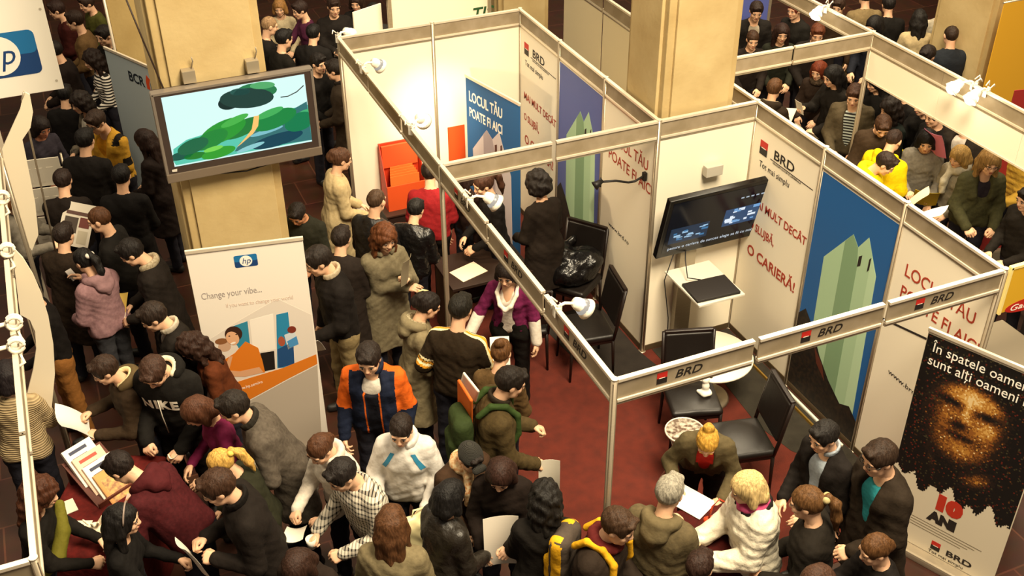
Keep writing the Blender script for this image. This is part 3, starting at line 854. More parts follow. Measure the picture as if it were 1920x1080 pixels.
    # ---- shirt under an open front
    if shirt or op:
        F = Field(lo, hi, .016 * q); sc = shirt if isinstance(shirt, dict) else dict(col=shirt or '#cfc8bd')
        trunk(F, -.004 if not sc.get('sleeves') else -.001, bool(sc.get('sleeves')))
        F.plane(T(0, 0, sc.get('hem', .90)), -(RL @ np.array([0, 0, 1])))
        F.cap(nb + RL @ np.array([0, .035, -.015]), nb + RL @ np.array([0, .06, .16]), .064, .085, .01, True)
        if sc.get('v'): F.cap(T(0, .06, 1.48), T(0, .135, sc['v']), .075, .035, .01, True)
        V, Q = F.mesh(); link('shirt', np_mesh('shirt', V * s, Q, [mat(sc['col'], .8, sc.get('pat', 'cloth'), scale=sc.get('scale', 40), col2=sc.get('col2'))]), root)
    # ---- collar, hood, scarf
    up = RL @ np.array([0, 0, 1.0])
    def ring(rad, z, r, a0=0, a1=2 * PI, n=12, fy=1.0, dy=0.0):
        return [nb + RL @ np.array([rad * math.cos(t), dy + fy * rad * math.sin(t), z + .018 * -math.sin(t)]) for t in np.linspace(a0, a1, n)], [r] * n
    if collar:
        c = collar if isinstance(collar, dict) else dict(col=collar)
        F = Field(nb - .17, nb + .17, .011 * q); o = c.get('gap', .5)
        p, r = ring(c.get('rad', .068), c.get('z', .02), c.get('r', .016), PI / 2 + o, 2.5 * PI - o, 14, 1.0, .005)
        F.chain(p, r, .012); p2 = [x + up * .022 + (x - nb) * .08 for x in p]; F.chain(p2, [.7 * x for x in r], .012)
        V, Q = F.mesh(); link('collar', np_mesh('collar', V * s, Q, [mat(c['col'], .8, c.get('pat', 'cloth'), scale=60, col2=c.get('col2'))]), go)
    if hood:
        c = hood if isinstance(hood, dict) else dict(col=hood)
        F = Field(nb - .26, nb + .26, .013 * q)
        p, r = ring(.098, .005, .036, PI * .92, PI * 2.08, 10, 1.05, -.01); F.chain(p, r, .03)
        F.cap(T(-.05, -.135, 1.40), T(.05, -.135, 1.40), .048, k=.05).cap(T(0, -.15, 1.36), T(0, -.15, 1.33), .04, .03, .05)
        V, Q = F.mesh(); ho = link('hood', np_mesh('hood', V * s, Q, [mat(c['col'], .85, 'cloth')]), go)
        if c.get('lining'):
            F = Field(nb - .26, nb + .26, .012 * q)
            p, r = ring(.083, .022, .022, PI * .85, PI * 2.15, 12, 1.05, -.01); F.chain(p, r, .02)
            V, Q = F.mesh(); link('hood_lining', np_mesh('hood_lining', V * s, Q, [mat(c['lining'], .9, 'mottle' if c.get('fur') else 'cloth', scale=90, col2=c.get('fur'), bump=1.0 if c.get('fur') else 0)]), ho)
    if scarf:
        c = scarf if isinstance(scarf, dict) else dict(col=scarf)
        F = Field(nb - (.2, .2, .4), nb + .22, .013 * q)
        p, r = ring(.076, .015, c.get('r', .036), 0, 2 * PI, 14, 1.05, .01); F.chain(p, r, .03)
        if c.get('tail'): F.chain([T(.03, .11, 1.43), T(.05, .165, 1.32), T(.05, .17, 1.2)], [.04, .045, .04], .02)
        F.add(lambda X, Y, Z: .005 * np.sin(X * 70 + Z * 50) * np.sin(Y * 60))
        V, Q = F.mesh(); link('scarf', np_mesh('scarf', V * s, Q, [mat(c['col'], .9, 'cloth', scale=50, col2=c.get('col2'))]), root)
    if glasses:
        mb = MB().m(mat('#1a1512', .3))
        for sx in (-1, 1):
            mb.tube([(RH @ np.array([sx * .031 + .021 * math.cos(t), .101, .003 + .014 * math.sin(t)]) + hc) * s for t in np.linspace(0, 2 * PI, 14)[:-1]], .002, 5, True)
            mb.tube([(RH @ np.array(v) + hc) * s for v in ((sx * .052, .100, .006), (sx * .076, .06, .008), (sx * .080, .0, .008))], .002, 5)
        mb.tube([(RH @ np.array(v) + hc) * s for v in ((-.011, .102, .006), (0, .106, .008), (.011, .102, .006))], .002, 5)
        mb.build('glasses', None, root)
    if cap:
        F = Field((-.13, -.16, -.05), (.13, .2, .17), .009)
        F.ell((0, -.014, .03), (.094, .114, .10)).plane((0, 0, .03), (0, .15, -1))
        if cap.get('visor'): F.cap((-.03, .12, .035), (.03, .12, .035), .03, k=.01)
        V, Q = F.mesh(); link('cap', np_mesh('cap', (V @ RH.T + hc) * s, Q, [mat(cap['col'], .85, 'knit' if cap.get('knit') else 'cloth', scale=60)]), root)
    P['bm'] = lambda v: Rw @ (np.asarray(v) * s) + loc
    PEOPLE.append(P)
    return P

# ---- papers, folders and bags held in hands (things of their own)
def sheet(P, which, label, size=(.21, .30), col='#e9e4da', tilt=35, turn=0, off=(0, 0, 0), cat='paper', name='paper_sheet', bend=.02, group=None, th=.002, marks=None, open_book=False):
    """a sheet held at the hand; size across x up; it tilts up from lying flat and faces the holder"""
    s = P['s']
    hp = P['hand0'] if which == 'R' else P['hand1'] if which == 'L' else (P['hand0'] + P['hand1']) / 2
    c = P['bm'](hp + np.array(off))
    M = _rz(R(turn)); rot = P['Rw'] @ M @ _rx(R(tilt))
    w, l = size; nx, ny = 6, 5
    rows = []
    for side in (0, 1):
        pr = []
        for j in range(ny + 1):
            row = []
            for i in range(nx + 1):
                u = (i / nx - .5); v = j / ny - .25
                z = (bend * 4 * u * u if not open_book else .06 * abs(u) * w * 4) - side * th + bend * .4 * math.sin(v * 4)
                row.append(rot @ np.array([u * w, v * l, z]) + c)
            pr.append(row)
        rows.append(pr)
    mb = MB().m(mat(col, .7))
    A, Bk = rows
    mb.grid(A); mb.grid(Bk)
    ring = [A[0], A[-1], [r[0] for r in A], [r[-1] for r in A]]; ring2 = [Bk[0], Bk[-1], [r[0] for r in Bk], [r[-1] for r in Bk]]
    for a, b2 in zip(ring, ring2): mb.grid([a, b2])
    if marks:                                                       # printed blocks on the upper face
        for (u0, v0, u1, v1, mc) in marks:
            mb.m(mat(mc, .7)); Pg = []
            for j in range(4):
                row = []
                for i in range(4):
                    u = u0 + (u1 - u0) * i / 3 - .5; v = v0 + (v1 - v0) * j / 3 - .25
                    z = (bend * 4 * u * u if not open_book else .06 * abs(u) * w * 4) + bend * .4 * math.sin(v * 4) + .002
                    row.append(rot @ np.array([u * w, v * l, z]) + c)
                Pg.append(row)
            mb.grid(Pg)
    o = mb.build(name)
    bmesh_origin(o)
    return tag(o, label, cat, group)
def bmesh_origin(o):
    me = o.data; n = len(me.vertices); a = np.empty(n * 3, np.float32); me.vertices.foreach_get('co', a); a = a.reshape(-1, 3)
    c = (a.min(0) + a.max(0)) / 2; c[2] = a[:, 2].min()
    me.vertices.foreach_set('co', (a - c).ravel()); me.update(); o.location = [float(x) for x in c]
def backpack(P, label, col, strap, accent=None, size=(.28, .14, .42), z=1.18):
    s = P['s']; T = P['T']; root = empty('backpack', P['bm'](T(0, -.20, z - .2)), math.atan2(P['Rw'][1, 0], P['Rw'][0, 0]), label, 'backpack')
    inv = lambda v: (np.asarray(v) - T(0, -.20, z - .2)) * s
    c = T(0, -.235, z); F = Field(c - .35, c + .35, .014); rot = np.array([[1, 0, 0], [0, math.cos(.1), 0], [0, 0, 1]])
    F.rbox(c, (size[0] / 2, size[1] / 2, size[2] / 2), .07, 0).rbox(c + (0, -.06, -.08), (size[0] * .38, .05, .11), .04, .02)
    F.add(lambda X, Y, Z: .004 * np.sin(X * 40 + Z * 35) * np.sin(Y * 40 + Z * 20))
    V, Q = F.mesh(); idx = None; ms = [mat(col, .8, 'cloth')]
    if accent:
        ms.append(mat(accent, .7, 'cloth')); cen = V[Q].mean(1) - c
        idx = ((np.abs(np.abs(cen[:, 0]) - .085) < .028) & (cen[:, 1] < .02) | (np.abs(cen[:, 0]) > .118) & (np.abs(cen[:, 1]) < .03)).astype(int)
    link('bag', np_mesh('bag', inv(V), Q, ms, idx), root)
    for sx in (1, -1):
        F = Field(T(0, 0, 1.2) - .4, T(0, 0, 1.2) + .42, .011)
        F.chain([T(sx * .085, -.16, 1.38), T(sx * .095, -.09, 1.475), T(sx * .10, .02, 1.475), T(sx * .115, .11, 1.41), T(sx * .135, .135, 1.27), T(sx * .17, .06, 1.1), T(sx * .12, -.16, 1.03)], [.024] * 7, .01)
        V, Q = F.mesh(); link('strap', np_mesh('strap', inv(V), Q, [mat(strap, .8, 'cloth')]), root)
    return root
# ------------------------------------------------------------------ screens
def rect_cut(c): return c
e = empty('television', (-1.40, 3.93, 2.745), 0, 'wide grey framed television on the stone pillar showing green pebbles', 'television')
c = Vector(e.location)
TVM = mat('#3a2f2a', .4); SILV = mat('#8d8378', .35, metal=.5)
mb = MB(); mb.box((-.635, -.075, -.37), (.635, .03, .37), .012); mb.build('casing', TVM, e)
mb = MB(); mb.box((-.635, -.080, .353), (.635, .0, .375), .004); mb.box((.618, -.080, -.37), (.64, .0, .37), .004); mb.box((-.64, -.080, -.37), (-.618, .0, .37), .004)
mb.build('bezel', SILV, e)
mb = MB(); mb.box((-.64, -.086, -.40), (.64, .02, -.325), .006); mb.build('speaker_bar', mat('#7d6f60', .4, metal=.4), e)
mb = MB(); mb.box((-.12, .03, -.2), (.12, .10, .2), .01); mb.build('wall_bracket', BLACK, e)
mb = MB(); mb.box((-.565, -.0775, -.265), (.565, -.075, .335)); mb.build('screen', mat('#d2f6f4', .3, emit=.9), e)
B = Board(e, (-1.40 - .565, 3.93 - .0776, 2.745 - .265), (1, 0, 0))
def em(col, k=.8): return mat(col, .3, emit=k * 1.15)
cut = (0, 0, 1.13, .60)
def wav(pts, m, l, name='screen_picture'): B.poly(pts, m, l, name, cut=cut)
S = lambda x, y: B.px(x, y)
wav([S(310, 305), S(325, 280), S(350, 262), S(395, 248), S(440, 235), S(480, 222), S(520, 210), S(560, 200), S(585, 195), S(585, 262), S(330, 310)], em('#58c7b0', .75), .0004)
wav([S(575, 190), S(520, 222), S(480, 245), S(450, 268), S(440, 284), S(585, 262)], em('#3d7d80', .6), .0006)
for cx, cy, ru, rv, col, rot in ((362, 274, .13, .06, '#1a6a48', .25), (395, 262, .15, .07, '#1f8a3c', .32), (418, 246, .20, .085, '#2a9c38', .32), (404, 252, .12, .035, '#52cc4c', .3), (455, 240, .18, .065, '#237f3c', .3), (440, 226, .12, .03, '#4ab850', .3), (515, 224, .19, .075, '#1f8a46', .25), (505, 212, .12, .03, '#46b460', .25),
                             (562, 228, .13, .08, '#178052', .2), (572, 212, .07, .03, '#48b878', .2), (340, 292, .10, .035, '#14584a', .1), (410, 286, .14, .045, '#2fa232', .12), (400, 279, .08, .02, '#7adc58', .12), (366, 292, .09, .03, '#1f8030', 0), (520, 262, .22, .055, '#17485a', .12), (500, 246, .14, .02, '#7fc4d2', .15), (470, 276, .12, .02, '#8fd0d8', .2),
                             (463, 184, .215, .085, '#23443e', -.12), (430, 192, .09, .06, '#16302e', .1), (482, 170, .16, .065, '#2c8050', -.12), (492, 160, .10, .03, '#57b070', -.1), (450, 172, .08, .03, '#3a6a60', -.1)):
    B.disc(S(cx, cy), ru, rv, em(col, .7), .0008 + .00005 * (cx % 13), 'screen_picture', 24, 0, rot, cut)
B.poly([S(476, 218), S(486, 216), S(484, 236), S(475, 250), S(452, 270), S(444, 276), S(462, 256), S(472, 242)], em('#f0c070', .8), .0018, 'screen_picture')
mb = MB(); P = [B.w(*S(x, y), .003) for x, y in ((526, 182), (540, 180), (556, 172), (569, 160))]; mb.tube(P, .004, 6); mb.build('screen_picture', em('#0c2428', .2), e)
B.poly([S(322, 318), S(332, 316), S(332, 321), S(323, 322)], mat('#c9c2b6', .4), .006, 'brand_mark')
mb = MB(); mb.tube([(-.35, .0, -.41), (-.2, -.03, -.425), (.0, -.05, -.435), (.2, -.03, -.42), (.3, 0, -.405)], .006, 6); mb.build('cable_loop', BLACK, e)
mb = MB(); mb.tube([atY(237, 0, 3.97), atY(270, 80, 3.97), atY(306, 165, 3.95), (-1.9, 3.94, 3.02)], .008, 6)
tag(mb.build('power_cable', mat('#2a1a10', .6)), 'dark cable running down the stone pillar to the big television', 'cable'); bmesh_origin(bpy.context.scene.objects['power_cable'])
for x in (-1.72, -1.22):
    mb = MB(); mb.box((-.05, -.05, 0), (.05, .05, .10), .004); mb.m(mat('#a89c86', .4, metal=.5)); mb.tube([(.03, 0, .1), (.05, -.01, .16), (.045, -.02, .20)], .006, 6)
    o = mb.build('bracket_box', None); o.location = (x, 3.97, 3.13); o.data.materials.clear(); o.data.materials.append(mat('#a89c86', .4, metal=.5)); o.data.materials.append(mat('#d8cdb8', .4))
    tag(o, 'small metal bracket box above the big television, ' + ('left one' if x < -1.5 else 'right one nearer the pillar edge'), 'bracket')

# hanging television of the bank booth
tilt = R(14); e = empty('television', (2.56, 2.80, 1.52), 0, 'black television hanging tilted on the cream wall of the bank booth', 'television')
Mt = Matrix.Rotation(tilt, 4, 'X')
mb = MB(); mb.box((-.575, -.03, -.355), (.575, .03, .355), .008, Mt); mb.build('casing', mat('#0d0b0b', .25), e)
mb = MB(); mb.box((-.53, -.032, -.30), (.53, -.0295, .315), 0, Mt); mb.build('screen', mat('#0a1626', .15, emit=.25), e)
yd = np.array(Mt.to_3x3() @ Vector((0, 0, 1))); O = np.array(e.location) + np.array(Mt.to_3x3() @ Vector((-.53, -.0322, -.30)))
B = Board(e, O, (1, 0, 0), yd)
S = lambda u, v: (u * 1.06, v * .615)
def quad(a, b2, c2, d2, m, l=.0005): B.poly([S(a, b2), S(c2, b2), S(c2, d2), S(a, d2)], m, l, 'screen_picture')
quad(.04, .17, .42, .48, em('#123452', .5)); quad(.56, .28, .92, .62, em('#2a4f78', .6), .0006)
rnd = random.Random(4)
for i in range(16):
    u, v = .06 + rnd.random() * .32, .20 + rnd.random() * .24; quad(u, v, u + .02 + .05 * rnd.random(), v + .015 + .03 * rnd.random(), em('#9fc8e8' if i % 3 else '#3a78a8', .7), .0012 + i * .00005)
for i in range(18):
    u, v = .57 + rnd.random() * .30, .30 + rnd.random() * .27; quad(u, v, u + .03 + .05 * rnd.random(), v + .02 + .04 * rnd.random(), em('#dce8f4' if i % 3 else '#6fa0d0', .8), .0012 + i * .00005)
for k in range(5): quad(.68 + k * .05, .80, .71 + k * .05, .825, em('#b8c8d8', .6), .001)
B.text('pentru o cariera de succes alege sa fii cu noi', .05 * 1.06, .045 * .615, .05, em('#c8d4e0', .7), width=.90)
mb = MB(); mb.box((-.06, .03, -.1), (.06, .18, .12), .004); mb.box((-.10, .155, -.15), (.10, .19, .17), .004); mb.build('wall_bracket', mat('#6a6258', .5, metal=.5), e)
mb = MB(); mb.box((-.085, .10, .36), (.085, .17, .46), .006); mb.build('camera_box', mat('#b7b0a2', .5), e)

# display stand with laptop shelf
e = empty('display_stand', (2.36, 2.93, 0), 0, 'grey metal column stand with a small shelf under the hanging television', 'stand')
mb = MB(); mb.box((-.085, -.035, .02), (.085, .035, 1.15), .01); mb.build('column', mat('#9a8f7a', .4, 'brushed', metal=.4), e)
mb = MB(); mb.box((-.24, -.65, .955), (.24, -.03, .975), .004); mb.build('shelf', mat('#d9d2c2', .5), e)
mb = MB(); mb.box((-.16, -.16, .011), (.16, .04, .03), .004); mb.build('base', mat('#8a8072', .4, metal=.5), e)
e2 = empty('laptop', (2.35, 2.46, .976), R(-3), 'closed dark laptop on the small shelf of the column stand', 'laptop')
mb = MB(); mb.box((-.22, -.15, .0), (.22, .15, .014), .005); mb.build('base', mat('#1d1a19', .4), e2)
mb = MB(); mb.box((-.22, -.15, .015), (.22, .15, .027), .005); mb.build('lid', mat('#2c2826', .45), e2)
mb = MB(); mb.tube([(2.30, 2.86, 1.2), (2.27, 2.80, 1.12), (2.22, 2.66, 1.02), (2.33, 2.61, 1.0)], .006, 6); mb.tube([(2.20, 2.88, 1.2), (2.10, 2.86, .9), (2.14, 2.8, .5), (2.1, 2.7, .06)], .005, 6)
o = mb.build('cable', BLACK); bmesh_origin(o); tag(o, 'thin black cables hanging from the television down past the laptop', 'cable')

# ------------------------------------------------------------------ roll-up banners
def banner(name, p0, p1, h, label, col='#efe6d9', top_lean=0.0):
    a, b2 = np.array((*p0, 0.0)), np.array((*p1, 0.0)); mid = (a + b2) / 2; d = (b2 - a) / np.linalg.norm(b2 - a); w = np.linalg.norm(b2 - a)
    n = np.cross(d, (0, 0, 1))
    e = empty(name, mid, 0, label, 'banner')
    M = Matrix([d, n, (0, 0, 1)]).transposed().to_4x4()
    mb = MB(); mb.box((-w / 2, -.0025, .07), (w / 2, .0025, h - .012), 0, M); mb.build('sheet', mat(col, .6), e)
    mb = MB(); mb.box((-w / 2 - .01, -.10, 0), (w / 2 + .01, .10, .065), .02, M); mb.build('base', ALU, e)
    mb = MB(); mb.box((-w / 2 - .004, -.012, h - .022), (w / 2 + .004, .012, h + .008), .004, M); mb.build('top_rail', ALU_L, e)
    mb = MB(); mb.box((-.012, -.03, .05), (.012, -.012, h - .02), .003, M); mb.build('pole', ALU, e)
    return e, Board(e, a + n * .0028, d), w
HPB, HPB2 = mat('#1f6fa8', .5), mat('#1a3f74', .5); HPW = mat('#f6f1e6', .5)
def hp_logo(B, c, w, tilt=0.0):
    u, v = c; h = w * .62
    r = w * .08
    def rr(u0, v0, u1, v1):
        P = []
        for (cx, cy, a) in ((u1 - r, v1 - r, 0), (u0 + r, v1 - r, PI / 2), (u0 + r, v0 + r, PI), (u1 - r, v0 + r, 1.5 * PI)):
            for k in range(5): P.append((cx + r * math.cos(a + k * PI / 8), cy + r * math.sin(a + k * PI / 8)))
        return P
    B.poly(rr(u - w / 2, v - h / 2, u + w / 2, v + h / 2), HPB2, .0008, 'logo_field')
    B.poly(rr(u - w / 2, v - h * .02, u + w / 2, v + h / 2), HPB, .0012, 'logo_field')
    B.disc((u, v), h * .44, h * .44, HPW, .0018, 'logo_disc', 32)
    B.text('hp', u - h * .30, v - h * .20, h * .66, HPB2, 'logo_letters', bold=.0, shear=.28, width=h * .60, lift=.0026)
p0, p1 = at(347, 472, 2.2)[:2], at(567, 445, 2.2)[:2]
e, B, w = banner('roll_up_banner', p0, p1, 2.2, 'white roll up banner with orange swoosh in front of the left stone pillar')
ORG = mat('#d97a1e', .6)
hp_logo(B, B.px(461, 489), .175)
B.text('Change your vibe...', *B.px(378, 562), .085, mat('#a89e9a', .6), rot=-.0, width=.46)
B.text('if you want to change your world', *B.px(424, 577), .055, mat('#dcc4b4', .6), width=.52)
X = lambda L: [B.px(*p) for p in L]
B.poly(X([(388, 660), (395, 635), (450, 600), (520, 560), (585, 590), (594, 668), (500, 700), (415, 722)]), mat('#e2d8cc', .6), .0004, 'picture_ground', cut=(.01, .08, w - .01, 2.18))
B.poly(X([(436, 612), (464, 602), (470, 655), (452, 660), (440, 640)]), mat('#2f86a4', .6), .0010, 'picture_door')
B.poly(X([(518, 590), (540, 585), (546, 640), (548, 688), (520, 690)]), mat('#2a86b0', .6), .0010, 'picture_door'); B.poly(X([(520, 655), (550, 640), (552, 682), (522, 690)]), mat('#1f4a7c', .6), .0013, 'picture_door')
B.poly(X([(468, 600), (512, 588), (517, 655), (475, 662)]), mat('#f4ece0', .6), .0010, 'picture_wall')
B.poly(X([(488, 662), (514, 658), (516, 692), (492, 697)]), mat('#1c1612', .6), .0012, 'picture_chair')
B.disc(B.px(547, 618), .035, .035, mat('#7a3020', .6), .0014, 'picture_hair'); B.poly(X([(533, 628), (552, 620), (560, 645), (540, 655)]), mat('#cfd8e0', .6), .0013, 'picture_shirt'); B.poly(X([(538, 640), (556, 630), (560, 645), (544, 652)]), mat('#4a90c8', .6), .0016, 'picture_shirt')
B.disc(B.px(528, 640), .028, .05, mat('#a8543a', .6), .0013, 'picture_arm')
B.disc(B.px(421, 650), .05, .05, mat('#c8a488', .6), .0010, 'picture_person'); B.disc(B.px(415, 640), .05, .03, mat('#8a5a34', .6), .0012, 'picture_hair')
B.poly(X([(418, 676), (440, 662), (460, 640), (484, 652), (492, 676), (497, 698), (470, 702), (430, 704)]), ORG, .0018, 'picture_sweater')
B.poly(X([(424, 694), (450, 696), (486, 688), (494, 698), (460, 706), (428, 706)]), mat('#d8a47c', .6), .0022, 'picture_arm'); B.poly(X([(420, 690), (430, 668), (436, 668), (430, 692)]), mat('#d8a47c', .6), .0022, 'picture_arm')
B.disc(B.px(438, 626), .068, .075, mat('#3a2014', .6), .0020, 'picture_hair'); B.disc(B.px(436, 634), .050, .068, mat('#e0ac84', .6), .0024, 'picture_face', rot=.2); B.disc(B.px(437, 643), .022, .009, mat('#f4ece0', .6), .0028, 'picture_smile', rot=.25)
B.disc(B.px(430, 630), .008, .005, INK, .0028, 'picture_eye'); B.disc(B.px(443, 627), .008, .005, INK, .0028, 'picture_eye')
B.poly(X([(425, 722), (470, 708), (530, 690), (593, 664), (595, 682), (540, 710), (470, 748), (432, 768), (420, 745)]), ORG, .0016, 'orange_swoosh', cut=(.01, .08, w - .01, 2.18))
B.text('www.hp.com/ro', *B.px(445, 733), .04, HPW, rot=.22, width=.22, lift=.0022)
B.poly(X([(432, 770), (470, 750), (540, 712), (595, 684), (606, 850), (440, 880)]), mat('#b9ac9c', .6), .0010, 'grey_print', cut=(.004, .08, w - .004, 2.18))
# BCR banner behind
p0, p1 = at(195, 88, 2.0)[:2], at(285, 127, 2.0)[:2]
e, B, w = banner('roll_up_banner', p0, p1, 2.0, 'pale blue roll up banner in the crowd left of the big television', '#a9b6bc')
B.text('BCR', .40, 1.72, .16, mat('#15202c', .6), bold=.004, width=.3); B.poly([(.74, 1.71), (.80, 1.71), (.80, 1.78), (.83, 1.84), (.77, 1.88), (.74, 1.80)], mat('#d2491f', .6), .001, 'emblem'); B.poly([(.82, 1.71), (.87, 1.71), (.87, 1.80), (.82, 1.80)], mat('#23304a', .6), .001, 'emblem')
# blue banner in the back room
e, B, w = banner('roll_up_banner', at(873, 140, 2.0)[:2], at(975, 195, 2.0)[:2], 2.0, 'blue roll up banner with white handwritten slogan in the back room', '#1d5c96')
B.text('LOCUL T\u0102U', .05, 1.73, .16, mat('#f4efe4', .6), bold=.003, width=.58); B.text('POATE FI AICI', .05, 1.55, .15, mat('#f4efe4', .6), bold=.003, width=.58)
LAV, LAV2 = mat('#c8c0c4', .6), mat('#a39aa2', .6)
B.poly([(.12, .1), (.10, 1.18), (.36, 1.50), (.46, 1.43), (.58, 1.56), (.78, 1.12), (.80, .1)], LAV, .001, 'tower_picture'); B.poly([(.30, .1), (.30, 1.43), (.36, 1.50), (.46, 1.43), (.50, 1.3), (.50, .1)], LAV2, .0016, 'tower_recess')
for r in ((.50, 1.28, .54, 1.40), (.60, 1.32, .63, 1.43), (.15, 1.0, .18, 1.1)): B.poly([(r[0], r[1]), (r[2], r[1] + .03), (r[2], r[3]), (r[0], r[3] - .02)], mat('#5a3a34', .6), .0022, 'tower_window')
# dark portrait banner at the right
a = at(1743, 615, 2.03)[:2]; d2 = np.array((.40, -.916))
e, B, w = banner('roll_up_banner', a, a + d2 * .92, 2.03, 'dark roll up banner with a mosaic portrait and 10 ANI at the right', '#d8ccb4')
B.text('\u00cen spatele oamenilor', .055, 1.86, .115, HPW, width=.83, lift=.004); B.text('sunt al\u021bi oameni mari', .045, 1.745, .115, HPW, width=.86, lift=.004)
# the portrait is a mosaic of small tiles, as in the print
def mosaic(B, u1, v1, st):
    rnd = np.random.RandomState(7); pal = ['#0e0907', '#1e120c', '#38200f', '#5e3614', '#8a5420', '#b07830', '#cf9f55', '#e2c58e', '#5a1c10', '#3a3420']
    nu, nv = int(u1 / st), int((v1 - .62) / st); V = []; F = []; I = []
    def g(x, y, cx, cy, a, b, t=0.0):
        c, q = math.cos(t), math.sin(t); dx, dy = x - cx, y - cy; return math.exp(-((dx * c + dy * q) / a) ** 2 - ((-dx * q + dy * c) / b) ** 2)
    corners = [B.px(*p) for p in ((1743, 615), (1893, 978))]
    for i in range(nu):
        for j in range(nv):
            u, v = .004 + (i + .5) * st, .62 + (j + .5) * st
            if v < .70 + .05 * math.sin(u * 19) + .05 * math.sin(u * 43 + 1) + .03 * rnd.rand() - .02: continue
            # face frame: x right, y up, in metres, from the nose
            x, y = (u - .405) / 1.14, (v - 1.43) / 1.12
            face = 1 / (1 + math.exp((math.sqrt((x / .25) ** 2 + ((y + .02) / .335) ** 2) - 1) * 14))
            hair = 1 / (1 + math.exp(-(y - .235 - .03 * math.cos(x * 14)) * 60))
            b = face * (1 - hair) * (.46 + .34 * g(x, y, .03, .17, .17, .07) + .30 * g(x, y, .0, .05, .03, .11) + .26 * g(x, y, .14, -.03, .08, .07) + .10 * g(x, y, -.13, -.02, .06, .07) + .2 * g(x, y, .02, -.25, .08, .045)
                 - .55 * g(x, y, -.115, .085, .075, .028, -.1) - .55 * g(x, y, .125, .075, .08, .028, .1) - .45 * g(x, y, -.02, -.07, .05, .03) - .42 * g(x, y, .0, -.155, .09, .022) - .28 * g(x, y, -.22, -.05, .06, .25) - .2 * g(x, y, .235, -.1, .05, .2) - .12 * g(x, y, -.06, -.1, .03, .06, .5))
            b += .55 * (g(x, y, .17, -.43, .09, .05, .6) + .35 * g(x, y, -.14, -.43, .02, .10, .4)) * (rnd.rand() * .5 + .7)
            b += rnd.rand() * .12 + (.28 if rnd.rand() > .965 else 0); b = min(max(b + (rnd.rand() - .5) * .16 * face, 0), .999)
            k = int(b * 8)
            if k < 3 and rnd.rand() > .93: k = 8 + int(rnd.rand() * 2)
            n = len(V); e = st * .5
            for a, c in ((-e, -e), (e, -e), (e, e), (-e, e)): V.append(B.w(u + a, v + c, .0008))
            F.append((n, n + 1, n + 2, n + 3)); I.append(k)
    link('mosaic_portrait', np_mesh('mosaic_portrait', V, F, [mat(c, .6) for c in pal], I, False), B.par)
mosaic(B, w - .008, 2.0, .0115)
B.text('10', .355, .535, .18, mat('#b8321e', .6), bold=.018, width=.20); B.text('ANI', .345, .395, .125, INK, bold=.010, width=.225)
for k in range(4): B.poly([(.22, .345 - k * .026), (.78 - .05 * k, .345 - k * .026), (.78 - .05 * k, .351 - k * .026), (.22, .351 - k * .026)], mat('#8a7d68', .6), .001, 'small_print')
brd_logo(B, .42, .125, .085); B.text('BRD', .54, .135, .075, INK, bold=.002, width=.2); B.text('Tot mai simplu', .41, .085, .04, INK, width=.28)

# ------------------------------------------------------------------ clip lamps
def clip_lamp(p, out, label, power=0, globe=True, group=None, emit=1.2, drop=-.02):
    """a spot clipped on a header beam; out: direction of its arm"""
    e = empty('clip_lamp', (*p, 2.502), 0, label, 'lamp', group); o = Vector((*out, 0)).normalized(); n = Vector((-o.y, o.x, 0))
    W = mat('#e9e2d4', .5)
    M = Matrix((o, n, Vector((0, 0, 1)))).transposed().to_4x4()
    mb = MB(); mb.box((-.026, -.02, -.06), (-.02, .02, .03), .002, M); mb.box((.02, -.02, -.06), (.026, .02, .03), .002, M); mb.box((-.026, -.02, .0), (.026, .02, .01), .002, M)
    mb.tube([M @ Vector((-.01, -.03, .035)), M @ Vector((-.05, -.035, .07)), M @ Vector((-.06, -.03, .02))], .006, 6); mb.tube([M @ Vector((.01, .03, .03)), M @ Vector((-.03, .04, .07)), M @ Vector((-.055, .03, .04))], .006, 6); mb.build('clamp', W, e)
    mb = MB(); mb.tube([M @ Vector((.0, 0, .01)), M @ Vector((.05, 0, .03)), M @ Vector((.13, 0, drop + .03))], .011, 8); mb.build('arm', W, e)
    c = M @ Vector((.17, 0, drop)); dirv = (M.to_3x3() @ Vector((.75, 0, -.66))).normalized(); q = dirv.to_track_quat('Z', 'Y').to_matrix().to_4x4()
    mb = MB(); mb.lathe([(.0, -.075), (.034, -.07), (.045, -.04), (.047, -.01), (.066, .03), (.074, .05), (.069, .05), (.03, .0)], seg=20)
    bmesh.ops.transform(mb.bm, matrix=Matrix.Translation(c) @ q, verts=mb.bm.verts); mb.build('lamp_head', W, e)
    V, Q = _sphere((0, 0, 0), (.060, .060, .060), 16, 10); V = np.array([list(Matrix.Translation(c + dirv * .022) @ Vector(v)) for v in V])
    link('bulb', np_mesh('bulb', V, Q, [mat('#fff0d0' if power else '#f4efe6', .3, emit=emit if power else .35)]), e)
    if power:
        l = bpy.data.lights.new('lamp_light', 'SPOT'); l.energy = power; l.color = (1, .78, .48); l.spot_size = R(150); l.spot_blend = .9; l.shadow_soft_size = .05
        lo = bpy.data.objects.new('lamp_light', l); COL.objects.link(lo); lo.parent = e; lo.location = c + dirv * .09
        lo.rotation_euler = dirv.to_track_quat('-Z', 'Y').to_euler()
    return e
clip_lamp((0, .80), (1, -.1), 'white clip lamp on the side beam above the purple cardigan woman')
clip_lamp((0, 2.36), (1, -.25), 'white clip lamp on the side beam in front of the back room woman', emit=2)
e = clip_lamp((0, 3.72), (.75, .65), 'glaring clip lamp lighting the plain back wall', 60, emit=60, drop=.0)
l = bpy.data.lights.new('lamp_light', 'SPOT'); l.energy = 330; l.color = (1, .80, .52); l.spot_size = R(34); l.spot_blend = 1.0; l.shadow_soft_size = .06
